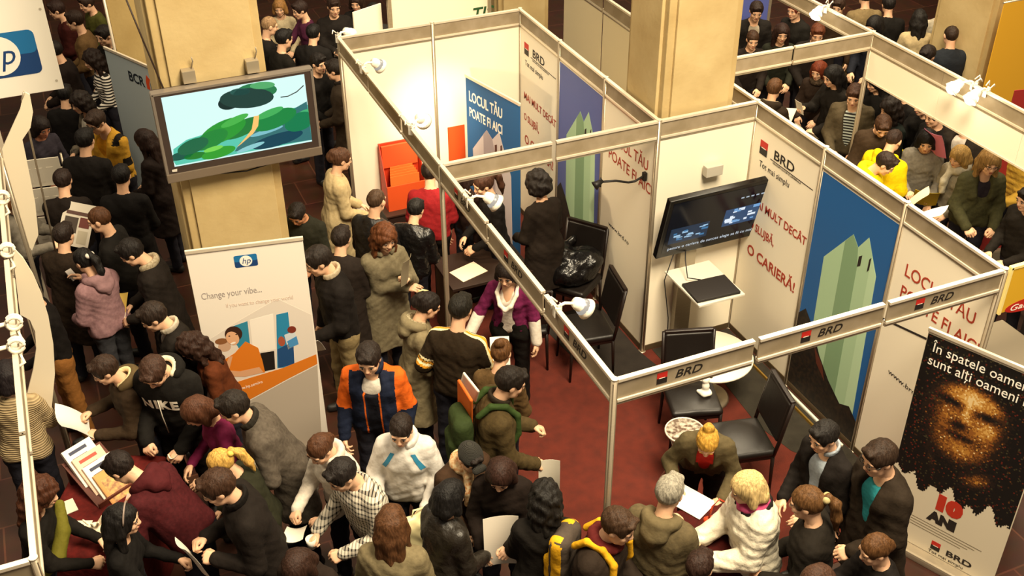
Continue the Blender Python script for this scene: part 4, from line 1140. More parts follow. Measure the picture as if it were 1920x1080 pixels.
lo = bpy.data.objects.new('lamp_light', l); COL.objects.link(lo); lo.parent = e; lo.location = (.22, .16, -.05)
lo.rotation_euler = (Vector((1.0, 5.99, 1.45)) - Vector((.22, 3.88, 2.45))).to_track_quat('-Z', 'Y').to_euler()
clip_lamp((0, 5.15), (.9, .3), 'unlit white clip lamp high on the plain back wall side')
clip_lamp((0, 6.0), (.8, .6), 'bright clip lamp at the far corner of the back room', 8, emit=14)
clip_lamp((5, 2.50), (-.9, .35), 'glaring clip lamp on the right booth wall, left of the pair', 55, emit=30)
clip_lamp((5, 2.34), (-.95, -.1), 'glaring clip lamp on the right booth wall, right of the pair', 45, emit=25)
clip_lamp((5, 4.70), (-.9, -.3), 'bright clip lamp at the top edge over the right booth', 25, emit=25)
# black lamp arm on the slogan wall
e = empty('lamp_arm', (1.97, 3.14, 1.90), 0, 'black curved lamp arm in front of the handwritten slogan wall', 'lamp')
A_ = [atY(q[0], q[1], 3.14) - np.array((1.97, 3.14, 1.90)) for q in ((1190, 340), (1178, 342), (1155, 339), (1126, 341))]
mb = MB(); mb.tube([(.012, 0, 0.0)] + A_, .011, 8); mb.build('arm', BLACK, e)
mb = MB(); c_ = A_[-1]; mb.tube([c_ + (.02, 0, .01), c_ - (.03, .0, .015), c_ - (.06, 0, .03)], .018, 10, r2=.045); mb.tube([c_ + (.0, 0, .04), c_ - (.0, 0, .05)], .008, 6); mb.build('lamp_head', BLACK, e)
mb = MB(); mb.box((-.012, -.02, -.05), (.020, .02, .03), .002); mb.build('clamp', BLACK, e)

# ------------------------------------------------------------------ chairs and tables of the bank booth
CH = mat('#17120f', .42, bump=.15, scale=18); CHW = mat('#1a0f0b', .35)
def chair(loc, rz, label, group=None):
    e = empty('padded_chair', (*loc, .012), rz, label, 'chair', group)   # sits facing +y
    F = Field((-.26, -.28, .38), (.26, .28, .52), .014); F.rbox((0, 0, .445), (.225, .225, .035), .03, 0); F.ell((0, .02, .468), (.18, .18, .03), .02)
    V, Q = F.mesh(); link('seat', np_mesh('seat', V, Q, [CH]), e)
    F = Field((-.26, -.42, .52), (.26, -.1, 1.0), .014); a = R(10); rot = np.array([[1, 0, 0], [0, math.cos(a), -math.sin(a)], [0, math.sin(a), math.cos(a)]])
    F.rbox((0, -.255, .755), (.215, .022, .20), .02, 0, rot=rot); V, Q = F.mesh(); link('backrest', np_mesh('backrest', V, Q, [CH]), e)
    for sx in (-1, 1):
        for sy in (-1, 1):
            mb = MB(); mb.tube([(sx * .205, sy * .20, .43), (sx * .215, sy * .215, 0)], .018, 8, r2=.012); mb.build('leg', CHW, e)
        mb = MB(); mb.tube([(sx * .215, -.20, .42), (sx * .222, -.225, .56), (sx * .222, -.295, .965)], .016, 8); mb.build('back_post', CHW, e)
    mb = MB(); mb.box((-.215, -.315, .945), (.215, -.275, .975), .01); mb.build('top_rail', CHW, e)
    mb = MB()
    for sx in (-1, 1): mb.box((sx * .20 - .012, -.2, .385), (sx * .20 + .012, .2, .415))
    mb.box((-.2, .188, .385), (.2, .212, .415)); mb.box((-.2, -.212, .385), (.2, -.188, .415)); mb.build('seat_frame', CHW, e)
    return e
def face(dx, dy): return math.atan2(dy, dx) - PI / 2
chair((1.76, 1.72), face(-.30, -.95), 'black padded chair with a white figure on it, in front of the white table', 'padded chairs of the bank booth')
chair((1.86, 1.10), face(-.9, .2), 'black padded chair behind the blonde woman in the grey blazer', 'padded chairs of the bank booth')
chair((1.38, 3.02), face(-1, .15), 'black padded chair seen from the side at the end of the text wall', 'padded chairs of the bank booth')
chair((1.62, 3.80), face(-.8, -.6), 'black padded chair in the back room near the mint tower panel', 'padded chairs of the bank booth')
chair((.85, 3.35), face(.2, 1), 'black padded chair at the back room desk', 'padded chairs of the bank booth')
e = empty('round_table', (2.20, 2.14, .012), 0, 'low white round table behind the black chair with the figure', 'table')
mb = MB(); mb.lathe([(0, .465), (.38, .465), (.39, .475), (.385, .49), (0, .49)], seg=40); mb.build('tabletop', mat('#f0e7d4', .45), e)
mb = MB(); mb.lathe([(.0, .46), (.03, .46), (.03, .04), (.2, .02), (.22, 0), (0, 0)], seg=24); mb.build('pedestal', ALU, e)
e = empty('glass_table', (1.40, 1.25, .012), 0, 'small round glass table with metal rim behind the blonde with the bun', 'table')
mb = MB(); mb.tube([(.16 * math.cos(t), .16 * math.sin(t), .58) for t in np.linspace(0, 2 * PI, 28)[:-1]], .008, 6, True); mb.build('rim', ALU_L, e)
mb = MB(); mb.lathe([(0, .574), (.155, .574), (.155, .584), (0, .584)], seg=28); mb.build('glass_top', mat('#5a4438', .15, 'mottle', scale=26, col2='#c9bfae'), e)
for k in range(3):
    a = k * 2 * PI / 3 + .4; mb = MB(); mb.tube([(.14 * math.cos(a), .14 * math.sin(a), .575), (.05 * math.cos(a), .05 * math.sin(a), .3), (.17 * math.cos(a), .17 * math.sin(a), 0)], .008, 6); mb.build('leg', ALU_L, e)
# white figure lying on the chair seat
F = Field((-.1, -.1, -.02), (.1, .1, .2), .008); F.ell((0, 0, .03), (.045, .05, .028)).ell((0, .01, .09), (.032, .035, .05)).ell((0, .02, .15), (.035, .035, .035), .01).cap((-.03, -.02, .02), (-.045, .05, .02), .015).cap((.03, -.02, .02), (.045, .05, .02), .015)
V, Q = F.mesh(); o = link('toy_figure', np_mesh('toy_figure', V, Q, [mat('#efe8da', .7)])); o.location = (1.86, 1.67, .502); tag(o, 'small white figure sitting on the black chair seat', 'figure')
# heap of coats in the back room
F = Field((-.45, -.4, -.05), (.45, .4, .75), .016); F.ell((0, 0, .12), (.30, .24, .16)).ell((-.14, .08, .25), (.20, .16, .14), .04).ell((.12, -.05, .22), (.18, .18, .12), .04).cap((-.25, .1, .15), (.1, .2, .3), .07, .05, .04)
F.add(lambda X, Y, Z: .012 * np.sin(X * 30 + 3 * np.sin(Y * 14)) * np.sin(Y * 26 + Z * 22 + 1)).plane((0, 0, 0), (0, 0, -1))
V, Q = F.mesh(); o = link('coat_heap', np_mesh('coat_heap', V, Q, [mat('#0f0d0d', .22, 'leather')])); o.location = (1.60, 3.80, .50); tag(o, 'heap of shiny black coats on the chair before the mint tower panel', 'coats')
# metal trim strip along the wall
mb = MB(); mb.box((-.008, -.55, 0), (.008, .62, .03), .002); o = mb.build('trim_strip', mat('#a8843c', .35, metal=.6)); o.location = (2.86, 1.85, .012); tag(o, 'brass coloured metal strip lying along the blue tower wall', 'strip')
mb = MB(); mb.box((-.012, -.45, 0), (.012, .45, .02), .002); o = mb.build('cable_cover', mat('#e8dfcc', .5)); o.location = (2.94, 1.52, .012); tag(o, 'white cable cover at the foot of the blue tower wall', 'strip')
# counter at the front of the booth with red cloth
e = empty('counter', (.70, -.05, 0), 0, 'small counter covered in dark red cloth between the blonde women', 'table')
mb = MB(); mb.box((-.32, -.22, .90), (.32, .24, .93), .004); mb.build('top', mat('#3a100c', .6), e)
mb = MB()
for sx in (-1, 1):
    mb.tube([(sx * .29, -.19, .9), (sx * .29, -.19, 0)], .018, 8); mb.tube([(sx * .29, .2, .9), (sx * .29, .2, 0)], .018, 8)
mb.build('legs_frame', BLACK, e)
F = Field((-.42, -.33, .1), (.42, .35, 1.0), .02); F.rbox((0, .01, .55), (.345, .25, .40), .03, 0); F.add(lambda X, Y, Z: .008 * np.sin(X * 30) * np.sin(Y * 30 + 1) * (Z < .9))
V, Q = F.mesh(); link('cloth', np_mesh('cloth', V, Q, [mat('#4a120e', .8, 'cloth', col2='#36100c')]), e)
o = MB().box((-.11, -.15, 0), (.11, .15, .004)).build('paper_sheet', mat('#f4efe4', .7)); q_ = at(1294, 940, .955); o.location = (q_[0], q_[1], .957); o.rotation_euler = (0, 0, .45); tag(o, 'white form lying on the red counter between grey haired man and blonde bun', 'paper')
# back room desk, leaflets, orange holder
e = empty('desk', (.72, 4.0, .012), 0, 'dark desk in the back room under the papers', 'table')
mb = MB(); mb.box((-.42, -.3, .72), (.42, .3, .75), .004); mb.build('top', mat('#2a1c14', .5), e)
for sx in (-1, 1): mb = MB(); mb.box((sx * .38 - .02, -.27, 0), (sx * .38 + .02, .27, .72)); mb.build('leg', mat('#5a4a38', .5), e)
mb = MB(); mb.box((-.4, .25, .2), (.4, .27, .72)); mb.build('front_panel', mat('#1c1310', .6), e)
o = MB().box((-.15, -.11, 0), (.15, .11, .004)).build('paper_sheet', mat('#f2d9bd', .7)); o.location = (.55, 3.93, .763); o.rotation_euler = (0, 0, .3); tag(o, 'cream paper sheet lying on the back room desk', 'paper')
e = empty('leaflet_holder', (.52, 5.86, .55), 0, 'orange leaflet holder box against the plain back wall', 'holder')
OR = mat('#c4381a', .5); OR2 = mat('#d85222', .5)
mb = MB(); mb.box((-.22, .06, 0), (.22, .08, .72), .004); mb.build('back', OR, e)
for sx in (-1, 1): mb = MB(); mb.poly([(sx * .22, .08, 0), (sx * .22, -.16, 0), (sx * .22, -.14, .30), (sx * .22, .04, .72), (sx * .22, .08, .72)], .008, (-sx, 0, 0)); mb.build('side', OR, e)
mb = MB(); mb.box((-.22, -.16, 0), (.22, -.145, .30), .003); mb.build('front', OR2, e)
mb = MB(); mb.box((-.21, -.145, .0), (.21, .06, .02)); mb.build('base', OR, e)
mb = MB(); mb.box((-.2, .02, .44), (.2, .05, .70), .003); mb.build('head_card', mat('#e0562a', .5), e)
mb = MB()
for k in range(5): mb.box((-.17 + .01 * k, -.13 + .03 * k, .03), (.16 - .008 * k, -.125 + .03 * k, .40 + .015 * k))
o = mb.build('leaflets', mat('#e0702c', .6), e)
e = empty('plinth', (.52, 5.78, 0), 0, 'dark plinth under the orange leaflet holder', 'plinth')
mb = MB(); mb.box((-.26, -.16, .012), (.26, .16, .53), .006); mb.build('body', mat('#2a1a14', .6), e); mb = MB(); mb.box((-.28, -.18, .53), (.28, .18, .55), .004); mb.build('top', mat('#3a241a', .5), e)
o = MB().box((-.10, -.003, 0), (.10, .003, .42), .001).build('orange_card', OR2); o.location = (1.22, 5.989, .86); tag(o, 'narrow orange card on the back wall left of the blue banner', 'card')

# ------------------------------------------------------------------ left stand
for i in range(5):
    y0 = -.1 + i * 1.0
    beam((-3.27, y0), (-3.27, y0 + 1), ('left stand header beam nearest the lower left corner post', 'left stand header beam above the red leaflet table', 'left stand header beam with two pale clamps', 'left stand header beam beside the newspaper reader', 'left stand header beam under the white sign board')[i], None)
beam((-4.27, -.1), (-3.27, -.1), 'grey header beam at the lower left picture edge')
post(-3.27, -.1, 'aluminium corner post at the lower left of the picture'); post(-3.27, 4.9, 'aluminium post under the white sign board at upper left'); post(-3.30, 3.57, 'thick aluminium post beside the pale sail shaped board', 1.85)
e = empty('sign_board', (-3.35, 5.8, 2.5), 0, 'big white sign board with blue logo in the upper left corner', 'sign')
mb = MB(); mb.box((-.9, -.012, .0), (.70, .012, 1.15), .004); mb.build('board', mat('#f4efe2', .5), e)
B = Board(e, (-4.25, 5.787, 2.5), (1, 0, 0)); hp_logo(B, (B.px(-3, 106)[0], B.px(-3, 106)[1]), .66)
for px in ((75, 17), (106, 151)): B.disc(B.px(*px), .012, .012, mat('#b8b0a0', .4), .002, 'screw')
mb = MB(); mb.box((-.6, .01, -2.5), (-.55, .05, 1.1), .004); mb.box((.02, .01, -2.5), (.07, .05, 1.1), .004); mb.build('frame', ALU_L, e)
def wave_board(Y, pts, label, name='wave_board'):
    P = [atY(x, y, Y) for x, y in pts]; c = np.mean(P, 0); e = empty(name, (c[0], Y, 0), 0, label, 'board')
    o = np.array((c[0], Y, 0)); mb = MB(); mb.poly([p - o for p in P], .02, (0, 1, 0)); mb.build('board', mat('#e6d9bf', .6), e)
    mb = MB(); mb.tube([np.array(P[0]) - o, (np.array(P[0]) * .5 + np.array(P[-1]) * .5) - o + (0, .01, 0), (0, .01, .0)], .01, 6); mb.build('support_rod', ALU, e); return e
wave_board(2.9, [(22, 462), (43, 484), (62, 515), (78, 552), (91, 595), (100, 645), (103, 700), (97, 765), (84, 806), (62, 846), (50, 818), (36, 786), (50, 742), (62, 695), (68, 655), (66, 622), (56, 600), (38, 590), (34, 560), (28, 510)], 'pale sail shaped board curving down beside the lower left post')
wave_board(5.0, [(45, 172), (56, 178), (62, 210), (57, 240), (42, 262), (48, 290), (56, 330), (66, 380), (72, 440), (60, 470), (40, 440), (24, 400), (14, 340), (4, 280), (22, 240), (38, 205)], 'pale wavy board below the white sign board at left')
def pipe_clamp(p, label):
    e = empty('pipe_clamp', p, 0, label, 'clamp'); mb = MB(); W = mat('#efe6d2', .45)
    for k in range(2): mb.tube([(.045 * math.cos(t), .03 * k - .015, .045 * math.sin(t)) for t in np.linspace(0, 2 * PI, 14)[:-1]], .012, 6, True)
    mb.build('ring', W, e); mb = MB(); mb.tube([(-.05, 0, 0), (-.16, -.02, .01), (-.30, -.02, .0)], .014, 6); mb.tube([(0, 0, -.05), (.02, -.03, -.12), (-.04, -.05, -.14)], .012, 6); mb.build('arm', W, e)
pipe_clamp((-3.25, 1.98, 2.55), 'white pipe clamp on the left beam, upper of the close pair'); pipe_clamp((-3.25, 1.72, 2.55), 'white pipe clamp on the left beam, lower of the close pair'); pipe_clamp((-3.25, 2.92, 2.55), 'white pipe clamp on the left beam by the sail shaped board'); pipe_clamp((-3.25, 3.74, 2.55), 'white pipe clamp on the left beam beside the newspaper reader')
# red leaflet table
e = empty('leaflet_table', (-3.06, 1.98, 0), R(-25), 'table with dark red cloth holding books and leaflets at lower left', 'table')
F = Field((-.5, -.75, -.02), (.5, .75, .95), .024); F.rbox((0, 0, .42), (.33, .52, .47), .03, 0); F.add(lambda X, Y, Z: .008 * np.sin(X * 26) * np.sin(Y * 26 + 1) * (Z < .85)).plane((0, 0, .02), (0, 0, -1))
V, Q = F.mesh(); link('cloth', np_mesh('cloth', V, Q, [mat('#621a16', .8, 'cloth', col2='#4c1411')]), e)
mb = MB(); mb.box((-.30, -.49, .86), (.30, .49, .882)); mb.build('top', mat('#4a1a14', .6), e)
# book display: each book a thing
cols = ['#e8dfd0', '#d9b49a', '#efe6d6', '#c98a3a']
e = empty('book_stand', (-3.03, 2.17, .885), R(28), 'slanted brown book stand on the red cloth table', 'stand')
mb = MB(); mb.poly([(-.16, -.2, .0), (.16, -.2, .0), (.16, .2, .20), (-.16, .2, .20)], .012, (0, .45, -.9)); mb.build('slope', mat('#5a2a1c', .6), e)
mb = MB(); mb.box((-.16, -.21, 0), (.16, -.195, .05)); mb.build('lip', mat('#5a2a1c', .6), e); mb = MB(); mb.box((-.15, .17, 0), (.15, .19, .19)); mb.build('prop', mat('#4a2216', .6), e)
sl = math.atan2(.2, .4); Mb = Matrix.Translation((-3.03, 2.17, .885)) @ Matrix.Rotation(R(28), 4, 'Z')
names = ('white book with dark lettering at the back of the slanted stand', 'pale red book second from the back of the slanted stand', 'white book with blue stripe in the middle of the slanted stand', 'book with a golden portrait cover at the front of the slanted stand')
for i in range(4):
    b2 = empty('book', (0, 0, 0), 0, names[i], 'book', 'books on the slanted stand')
    b2.matrix_world = Mb @ Matrix.Translation((.02 * i - .02, .11 - .085 * i, .165 - .042 * i)) @ Matrix.Rotation(sl + .25, 4, 'X')
    mb = MB(); mb.box((-.11, -.15, .006), (.11, .15, .030)); mb.build('pages', mat('#f0e8d8', .7), b2)
    mb = MB(); mb.box((-.115, -.155, .0), (.115, .155, .006), .001); mb.box((-.115, -.155, .030), (.115, .155, .036), .001); mb.box((-.118, -.155, .0), (-.111, .155, .036), .001); mb.build('cover', mat(cols[i], .5), b2)
    mb = MB()
    if i == 3: mb.m(mat('#8a5a2a', .5, 'mottle', scale=30, col2='#d0a050')); mb.box((-.09, -.13, .036), (.09, .10, .0368))
    else:
        mb.m(mat('#2a2f48' if i != 1 else '#b0402c', .6))
        for k in range(3): mb.box((-.08, .10 - .055 * k, .036), (.06 - .02 * k, .125 - .055 * k, .0368))
    mb.build('cover_print', None, b2)
def leaflet(p, rz, label, col, size=(.10, .21), cat='leaflet', group='leaflets on the red table'):
    o = MB().box((-size[0] / 2, -size[1] / 2, 0), (size[0] / 2, size[1] / 2, .006), .001).build('leaflet', mat(col, .6)); o.location = p; o.rotation_euler = (0, 0, rz); tag(o, label, cat, group)
leaflet((-2.95, 1.72, .892), .5, 'cream leaflet near the table corner by the hair band woman', '#e8c898'); leaflet((-3.22, 1.78, .892), 1.2, 'crumpled pale leaflet in front of the curly haired woman', '#e4dac4', (.12, .14))
leaflet((-2.86, 1.92, .892), -.3, 'pink and white leaflet right of the slanted book stand', '#e8a090', (.07, .12)); leaflet((-3.28, 2.02, .892), .2, 'pale leaflet left of the slanted book stand', '#d8d0bc', (.1, .14)); leaflet((-3.0, 1.60, .892), .9, 'dark red leaflet on the near edge of the table', '#8a2c1c', (.08, .2))
F = Field((-.1, -.1, -.01), (.1, .1, .22), .008); F.ell((0, 0, .05), (.055, .055, .055)); rnd = random.Random(2)
for k in range(9):
    a = rnd.random() * 6.28; F.cap((0, 0, .06), (.07 * math.cos(a), .07 * math.sin(a), .12 + .06 * rnd.random()), .014, .008, .006)
F.plane((0, 0, 0), (0, 0, -1)); V, Q = F.mesh(); o = link('paper_flower', np_mesh('paper_flower', V, Q, [mat('#e8dcc0', .7)])); o.location = (-3.12, 1.66, .89); tag(o, 'cream paper flower on the red table beside the curly haired woman', 'ornament')
# row of small boxes at the far end of the table
for k in range(4):
    o = MB().box((-.025, -.06, 0), (.025, .06, .09), .004).build('small_box', mat('#a89c74', .6)); o.location = (-2.95 + .06 * k, 2.62 + .03 * k, .30); o.rotation_euler = (0, 0, R(-25))
    tag(o, 'small pale box in the short row behind the book stand, ' + ('leftmost', 'second from left', 'third from left', 'rightmost')[k], 'box', 'row of small boxes')
e = empty('low_shelf', (-2.86, 2.66, 0), R(26), 'low dark shelf carrying the row of small boxes', 'shelf'); mb = MB(); mb.box((-.17, -.1, .27), (.17, .1, .298)); mb.build('top', mat('#3a241a', .6), e)
for sx in (-1, 1): mb = MB(); mb.box((sx * .15 - .012, -.09, 0), (sx * .15 + .012, .09, .27)); mb.build('leg', mat('#2a1a14', .6), e)
# newspaper rack at left
e = empty('magazine_rack', (-3.08, 6.75, 0), R(-8), 'wire rack with newspapers under the wavy board at upper left', 'rack')
mb = MB(); 
for sx in (-.22, .22): mb.tube([(sx, 0, 0), (sx, .1, 1.4)], .012, 6)
for k in range(4): mb.tube([(-.22, -.02 + .03 * k, .35 + .3 * k), (.22, -.02 + .03 * k, .35 + .3 * k)], .008, 6)
mb.build('frame', ALU, e)
for k in range(3):
    mb = MB(); mb.box((-.2, -.05 + .03 * k, .45 + .32 * k), (.2, -.035 + .03 * k, .76 + .32 * k)); mb.m(INK); [mb.box((-.16 + .11 * j, -.053 + .03 * k, .5 + .32 * k), (-.09 + .11 * j, -.05 + .03 * k, .66 + .32 * k)) for j in range(3)]
    nw = mb.build('newspaper', None, e); nw.data.materials.clear(); nw.data.materials.append(mat('#cfc6b4', .7)); nw.data.materials.append(mat('#4a3430', .7))
# plinth and table in the HP stand, at the lower left edge
e = empty('info_desk', (-3.85, .35, 0), 0, 'grey topped blue and brown desk at the lower left picture edge', 'desk')
mb = MB(); mb.box((-.45, -.35, 0), (.42, .62, .82), .01); mb.build('body', mat('#6a3a1c', .5), e); mb = MB(); mb.box((-.46, -.36, .82), (.43, .63, .90), .01); mb.build('band', mat('#26346a', .5), e); mb = MB(); mb.box((-.48, -.1, .90), (.40, .66, .93), .01); mb.build('top', mat('#a39a88', .45), e)
leaflet((-3.50, .12, .902), .4, 'white leaflets on the blue edged desk at lower left', '#efe6d4', (.14, .2), group=None)

# ------------------------------------------------------------------ right side
e = empty('yellow_sign', (3.30, -.01, 0), 0, 'yellow sign board with red oval label at the right picture edge', 'sign')
mb = MB(); mb.box((-.26, -.015, 2.13), (.55, .012, 2.50), .004); mb.build('board', mat('#d8a82a', .5), e)
mb = MB(); mb.box((-.265, -.018, 2.495), (.555, .014, 2.515)); mb.box((-.268, -.018, 2.12), (-.25, .014, 2.51)); mb.build('trim', mat('#f0dc90', .5), e)
B = Board(e, (3.04, -.026, 0), (1, 0, 0)); B.disc((.26, 2.15), .22, .055, mat('#b8261c', .5), .001, 'oval_label'); B.text('Garbert', .08, 2.125, .07, HPW, width=.34, shear=.2, lift=.002); B.disc((.36, 2.42), .05, .05, mat('#8a6a1a', .5), .001, 'emblem')
mb = MB(); mb.box((.45, -.01, 0), (.5, .01, 2.13)); mb.build('leg', ALU, e)
e = empty('grey_counter', (3.45, .28, 0), 0, 'ribbed grey counter below the yellow sign at the right edge', 'counter'); mb = MB(); mb.box((-.36, -.25, 0), (.4, .3, 1.45), .01); mb.build('body', mat('#6a604e', .6), e)
mb = MB(); [mb.box((-.35 + .06 * k, -.262, .05), (-.32 + .06 * k, -.25, 1.4)) for k in range(12)]; mb.build('ribs', mat('#4a4236', .6), e)
e = empty('yellow_banner', (7.30, 4.38, 0), 0, 'tall yellow banner hanging in front of the right stone pillar', 'banner')
mb = MB(); mb.box((-.12, -.01, .6), (.62, .0, 2.33), .003); mb.build('sheet', mat('#e0a92e', .65), e); mb = MB(); mb.tube([(-.13, 0, 2.335), (.63, 0, 2.335)], .012, 6); mb.build('top_rod', ALU, e)
mb = MB(); mb.tube([(.3, .03, 0), (.3, .03, 2.34)], .012, 6); mb.tube([(.1, -.2, .01), (.3, .03, .05), (.5, -.2, .01)], .012, 6); mb.build('stand', ALU, e)
e = empty('red_banner', (6.05, 2.85, 0), R(-12), 'dark red banner with white ring at the right picture edge', 'banner')
mb = MB(); mb.box((-.1, -.01, .25), (.62, .0, 2.12), .003); mb.build('sheet', mat('#8a2420', .6), e); mb = MB(); mb.tube([(.22 + .13 * math.cos(t), -.016, 1.80 + .13 * math.sin(t)) for t in np.linspace(0, 2 * PI, 28)[:-1]], .008, 5, True); mb.build('ring_print', HPW, e)
mb = MB(); mb.box((-.11, -.06, 0), (.63, .07, .25), .02); mb.build('base', ALU, e)
e = empty('booth_table', (5.55, 1.72, 0), R(8), 'low brown table with leaflets in the right booth near the picture edge', 'table')
mb = MB(); mb.box((-.4, -.3, .70), (.4, .3, .74), .006); mb.build('top', mat('#3a2818', .6, 'mottle', scale=30, col2='#6a5230'), e)
for sx in (-1, 1):
    for sy in (-1, 1): mb = MB(); mb.box((sx * .36 - .02, sy * .26 - .02, 0), (sx * .36 + .02, sy * .26 + .02, .7)); mb.build('leg', BLACK, e)
# blue board behind the right booth crowd
e = empty('blue_board', (6.0, 7.6, 0), 0, 'violet blue board behind the crowd right of the stone pillar', 'board'); mb = MB(); mb.box((-.4, -.01, .6), (.4, .01, 2.2)); mb.build('sheet', mat('#5660a8', .6), e); mb = MB(); [mb.box((x - .02, -.02, 0), (x + .02, .02, 2.2)) for x in (-.4, .4)]; mb.build('frame', ALU, e)
# ------------------------------------------------------------------ the crowd
BLK, DBR, BRN, AUB, BLD, GRY = '#17120f', '#2a1a10', '#4a2e1a', '#6a3a1c', '#c89a4c', '#8a8478'
def p(*a, **k): return person(*a, **k)
def t(kind, col, **k): return dict(kind=kind, col=col) | k

# ---- foreground, left half
def nike_letters(P):
    V, Q = P['topVQ']; bv = BVHTree.FromPolygons([Vector(v) for v in V], [tuple(int(i) for i in f) for f in Q])
    s = P['s']
    me = text_mesh('NIKE', .115, .0, 0, 'CENTER', .006, 1.2).copy()
    bm = bmesh.new(); bm.from_mesh(me); bmesh.ops.triangulate(bm, faces=bm.faces)
    for _ in range(4):
        bmesh.ops.subdivide_edges(bm, edges=[e for e in bm.edges if e.calc_length() > .013], cuts=1); bmesh.ops.triangulate(bm, faces=bm.faces)
    for v in bm.verts:
        x, z = .022 - v.co.x, v.co.y
        base = P['T'](0, 0, 1.215 + z) * s
        hit = bv.ray_cast(Vector((x, base[1] + .6, base[2])), Vector((0, -1, 0)))
        y = hit[0].y if hit[0] is not None else base[1] + .15
        v.co = Vector((x, y + .007, base[2]))
    bm.to_mesh(me); me.materials.clear(); me.materials.append(mat('#e8e0d0', .8)); link('chest_lettering', me, P['top'])
P = p(288, 697, 262, 'man in black hoodie lettered NIKE with white hood lining, head bowed', 1.84, hair=('short', '#3a2418'), top=t('hoodie', '#15120f', bulk=.012), hood=dict(col='#15120f', lining='#d8ccb4'), lean=8, pitch=42, arms=('low', (-.16, .34, 1.0)), hands=('grip', 'grip'), pants='#1a1613')
nike_letters(P)
mb = MB(); s_ = P['s']; T_ = P['T']
mb.tube([T_(.0, .175, 1.36) * s_, T_(.0, .185, 1.2) * s_, T_(0, .175, 1.02) * s_], .004, 5); mb.build('zip', mat('#cfc6b6', .5), P['top'])
sheet(P, 'L', 'small white cup like paper in the hand of the man in the lettered hoodie', (.07, .08), '#e8e0d2', 60, cat='paper', bend=.03)
P = p(196, 693, 208, 'man with cream lined hood reading a white sheet, bowed beside the lettered hoodie', 1.68, hair=('short', '#2e1d12'), top=t('jacket', '#3a2c1e'), hood=dict(col='#5a4a30', lining='#dccb9c'), lean=12, pitch=26, arms=((.16, .36, 1.12), (-.12, .36, 1.08)), hands=('grip', 'grip'))
sheet(P, 'B', 'white curved sheet held by the man with the cream lined hood', (.30, .30), '#dcd8d0', 45, off=(0, .02, .02), bend=.03)
p(366, 772, 215, 'brown haired woman in a magenta sweater beside the lettered hoodie', 1.64, 'f', ('bob', '#4a2a18'), t('sweater', '#7a2148'), pitch=35, lean=12, arms=('low', 'low'))
p(438, 763, 195, 'man in a grey wool coat leaning forward in front of the orange swoosh banner', 1.82, hair=('short', '#1e1610'), top=t('coat', '#5a5248', hem=.6, col2='#484038'), lean=26, pitch=25, arms=('low', 'low'), collar='#2c2822')
p(358, 650, 200, 'woman with bushy dark brown curls and rust brown top', 1.60, 'f', ('curly', '#2e1a10'), t('sweater', '#5a2c14', bulk=.012), pitch=30, lean=14, arms=('low', 'low'))
p(226, 876, 165, 'person in burgundy hooded jacket bending over the red table', 1.74, hair=('short', '#1e1410'), top=t('hoodie', '#4a181b', bulk=.01, col2='#3a1114'), lean=38, pitch=50, arms=((.2, .5, .98), (-.2, .5, .98)))
p(414, 868, 188, 'blonde woman with a yellow hair band round her ponytail', 1.58, 'f', ('ponytail', '#c89c4e', '#e8c860'), t('jacket', '#2a2a1c', bulk=.012), pitch=30, lean=16, arms=('low', 'low'))
P = p(408, 913, 200, 'man in black coat with white papers, below the blonde ponytail', 1.86, hair=('short', '#3a2416'), top=t('coat', '#1c1612', hem=.65), lean=14, pitch=25, arms=((.1, .34, 1.12), (-.1, .30, 1.10)), hands=('grip', 'grip'), collar='#14100d')
sheet(P, 'B', 'folded white papers held by the man in black coat below the blonde ponytail', (.14, .36), '#dcd6ca', 70, 20, off=(0, .03, -.10))
p(232, 974, 8, 'woman with long black hair and shiny hair band at the red table', 1.64, 'f', ('long', '#120e0c', '#8a7a70'), t('sweater', '#14110f'), pitch=8, lean=6, arms=((.18, .40, 1.02), (-.14, .34, 1.05)), hands=('relaxed', 'grip'))
P = p(78, 924, 3, 'woman with bushy brown curls and olive sash behind the lower left post', 1.66, 'f', ('curly', '#452412'), t('sweater', '#17130f'), pitch=18, lean=10, arms=((.12, .38, 1.02), (-.10, .40, 1.04)), hands=('grip', 'grip'))
s_ = P['s']; T_ = P['T']; F = Field((-.3, -.3, .7), (.35, .35, 1.5), .014); F.chain([T_(-.16, .10, 1.36), T_(-.02, .155, 1.24), T_(.12, .15, 1.12), T_(.2, .05, 1.02)], [.035, .05, .055, .05], .02); V, Q = F.mesh(); link('sash', np_mesh('sash', V * s_, Q, [mat('#6a6420', .8, 'cloth')]), P['root'])
p(14, 702, 100, 'person in beige knitted sweater seen from behind at the left edge', 1.68, 'f', ('bob', '#1a1214'), t('sweater', '#b09a74', pat='knit', scale=18, bulk=.012, col2='#8a7654'), pitch=10, arms=('hold', 'hold'))
p(48, 548, 205, 'person in black top and tan trousers behind the sail shaped board', 1.72, hair=('short', BLK), top=t('sweater', '#15110f'), pants='#8a5a2a', arms=('low', 'low'))
p(287, 593, 200, 'man in dark jacket over a grey shirt, looking down left of the white banner', 1.77, hair=('short', '#241810'), top=t('jacket', '#1c1713', open=1.12), shirt='#7a706a', lean=10, pitch=28, arms=('low', 'low'), collar='#b8ad9a')
P = p(246, 472, 192, 'man in dark coat with pale fur collar looking down', 1.78, hair=('short', '#17110e'), top=t('coat', '#1e1814', hem=.6), lean=10, pitch=32, arms=('low', 'low'), collar=dict(col='#a89a80', pat='mottle', col2='#807258', r=.026, rad=.078, z=.0, gap=.9))
sheet(P, 'B', 'yellow and white leaflet held by the man with the fur collar', (.16, .28), '#c8a850', 32, -100, off=(0.02, .08, .03), cat='leaflet', name='leaflet', marks=[(.0, .0, 1.0, .3, '#e8e0d0')])
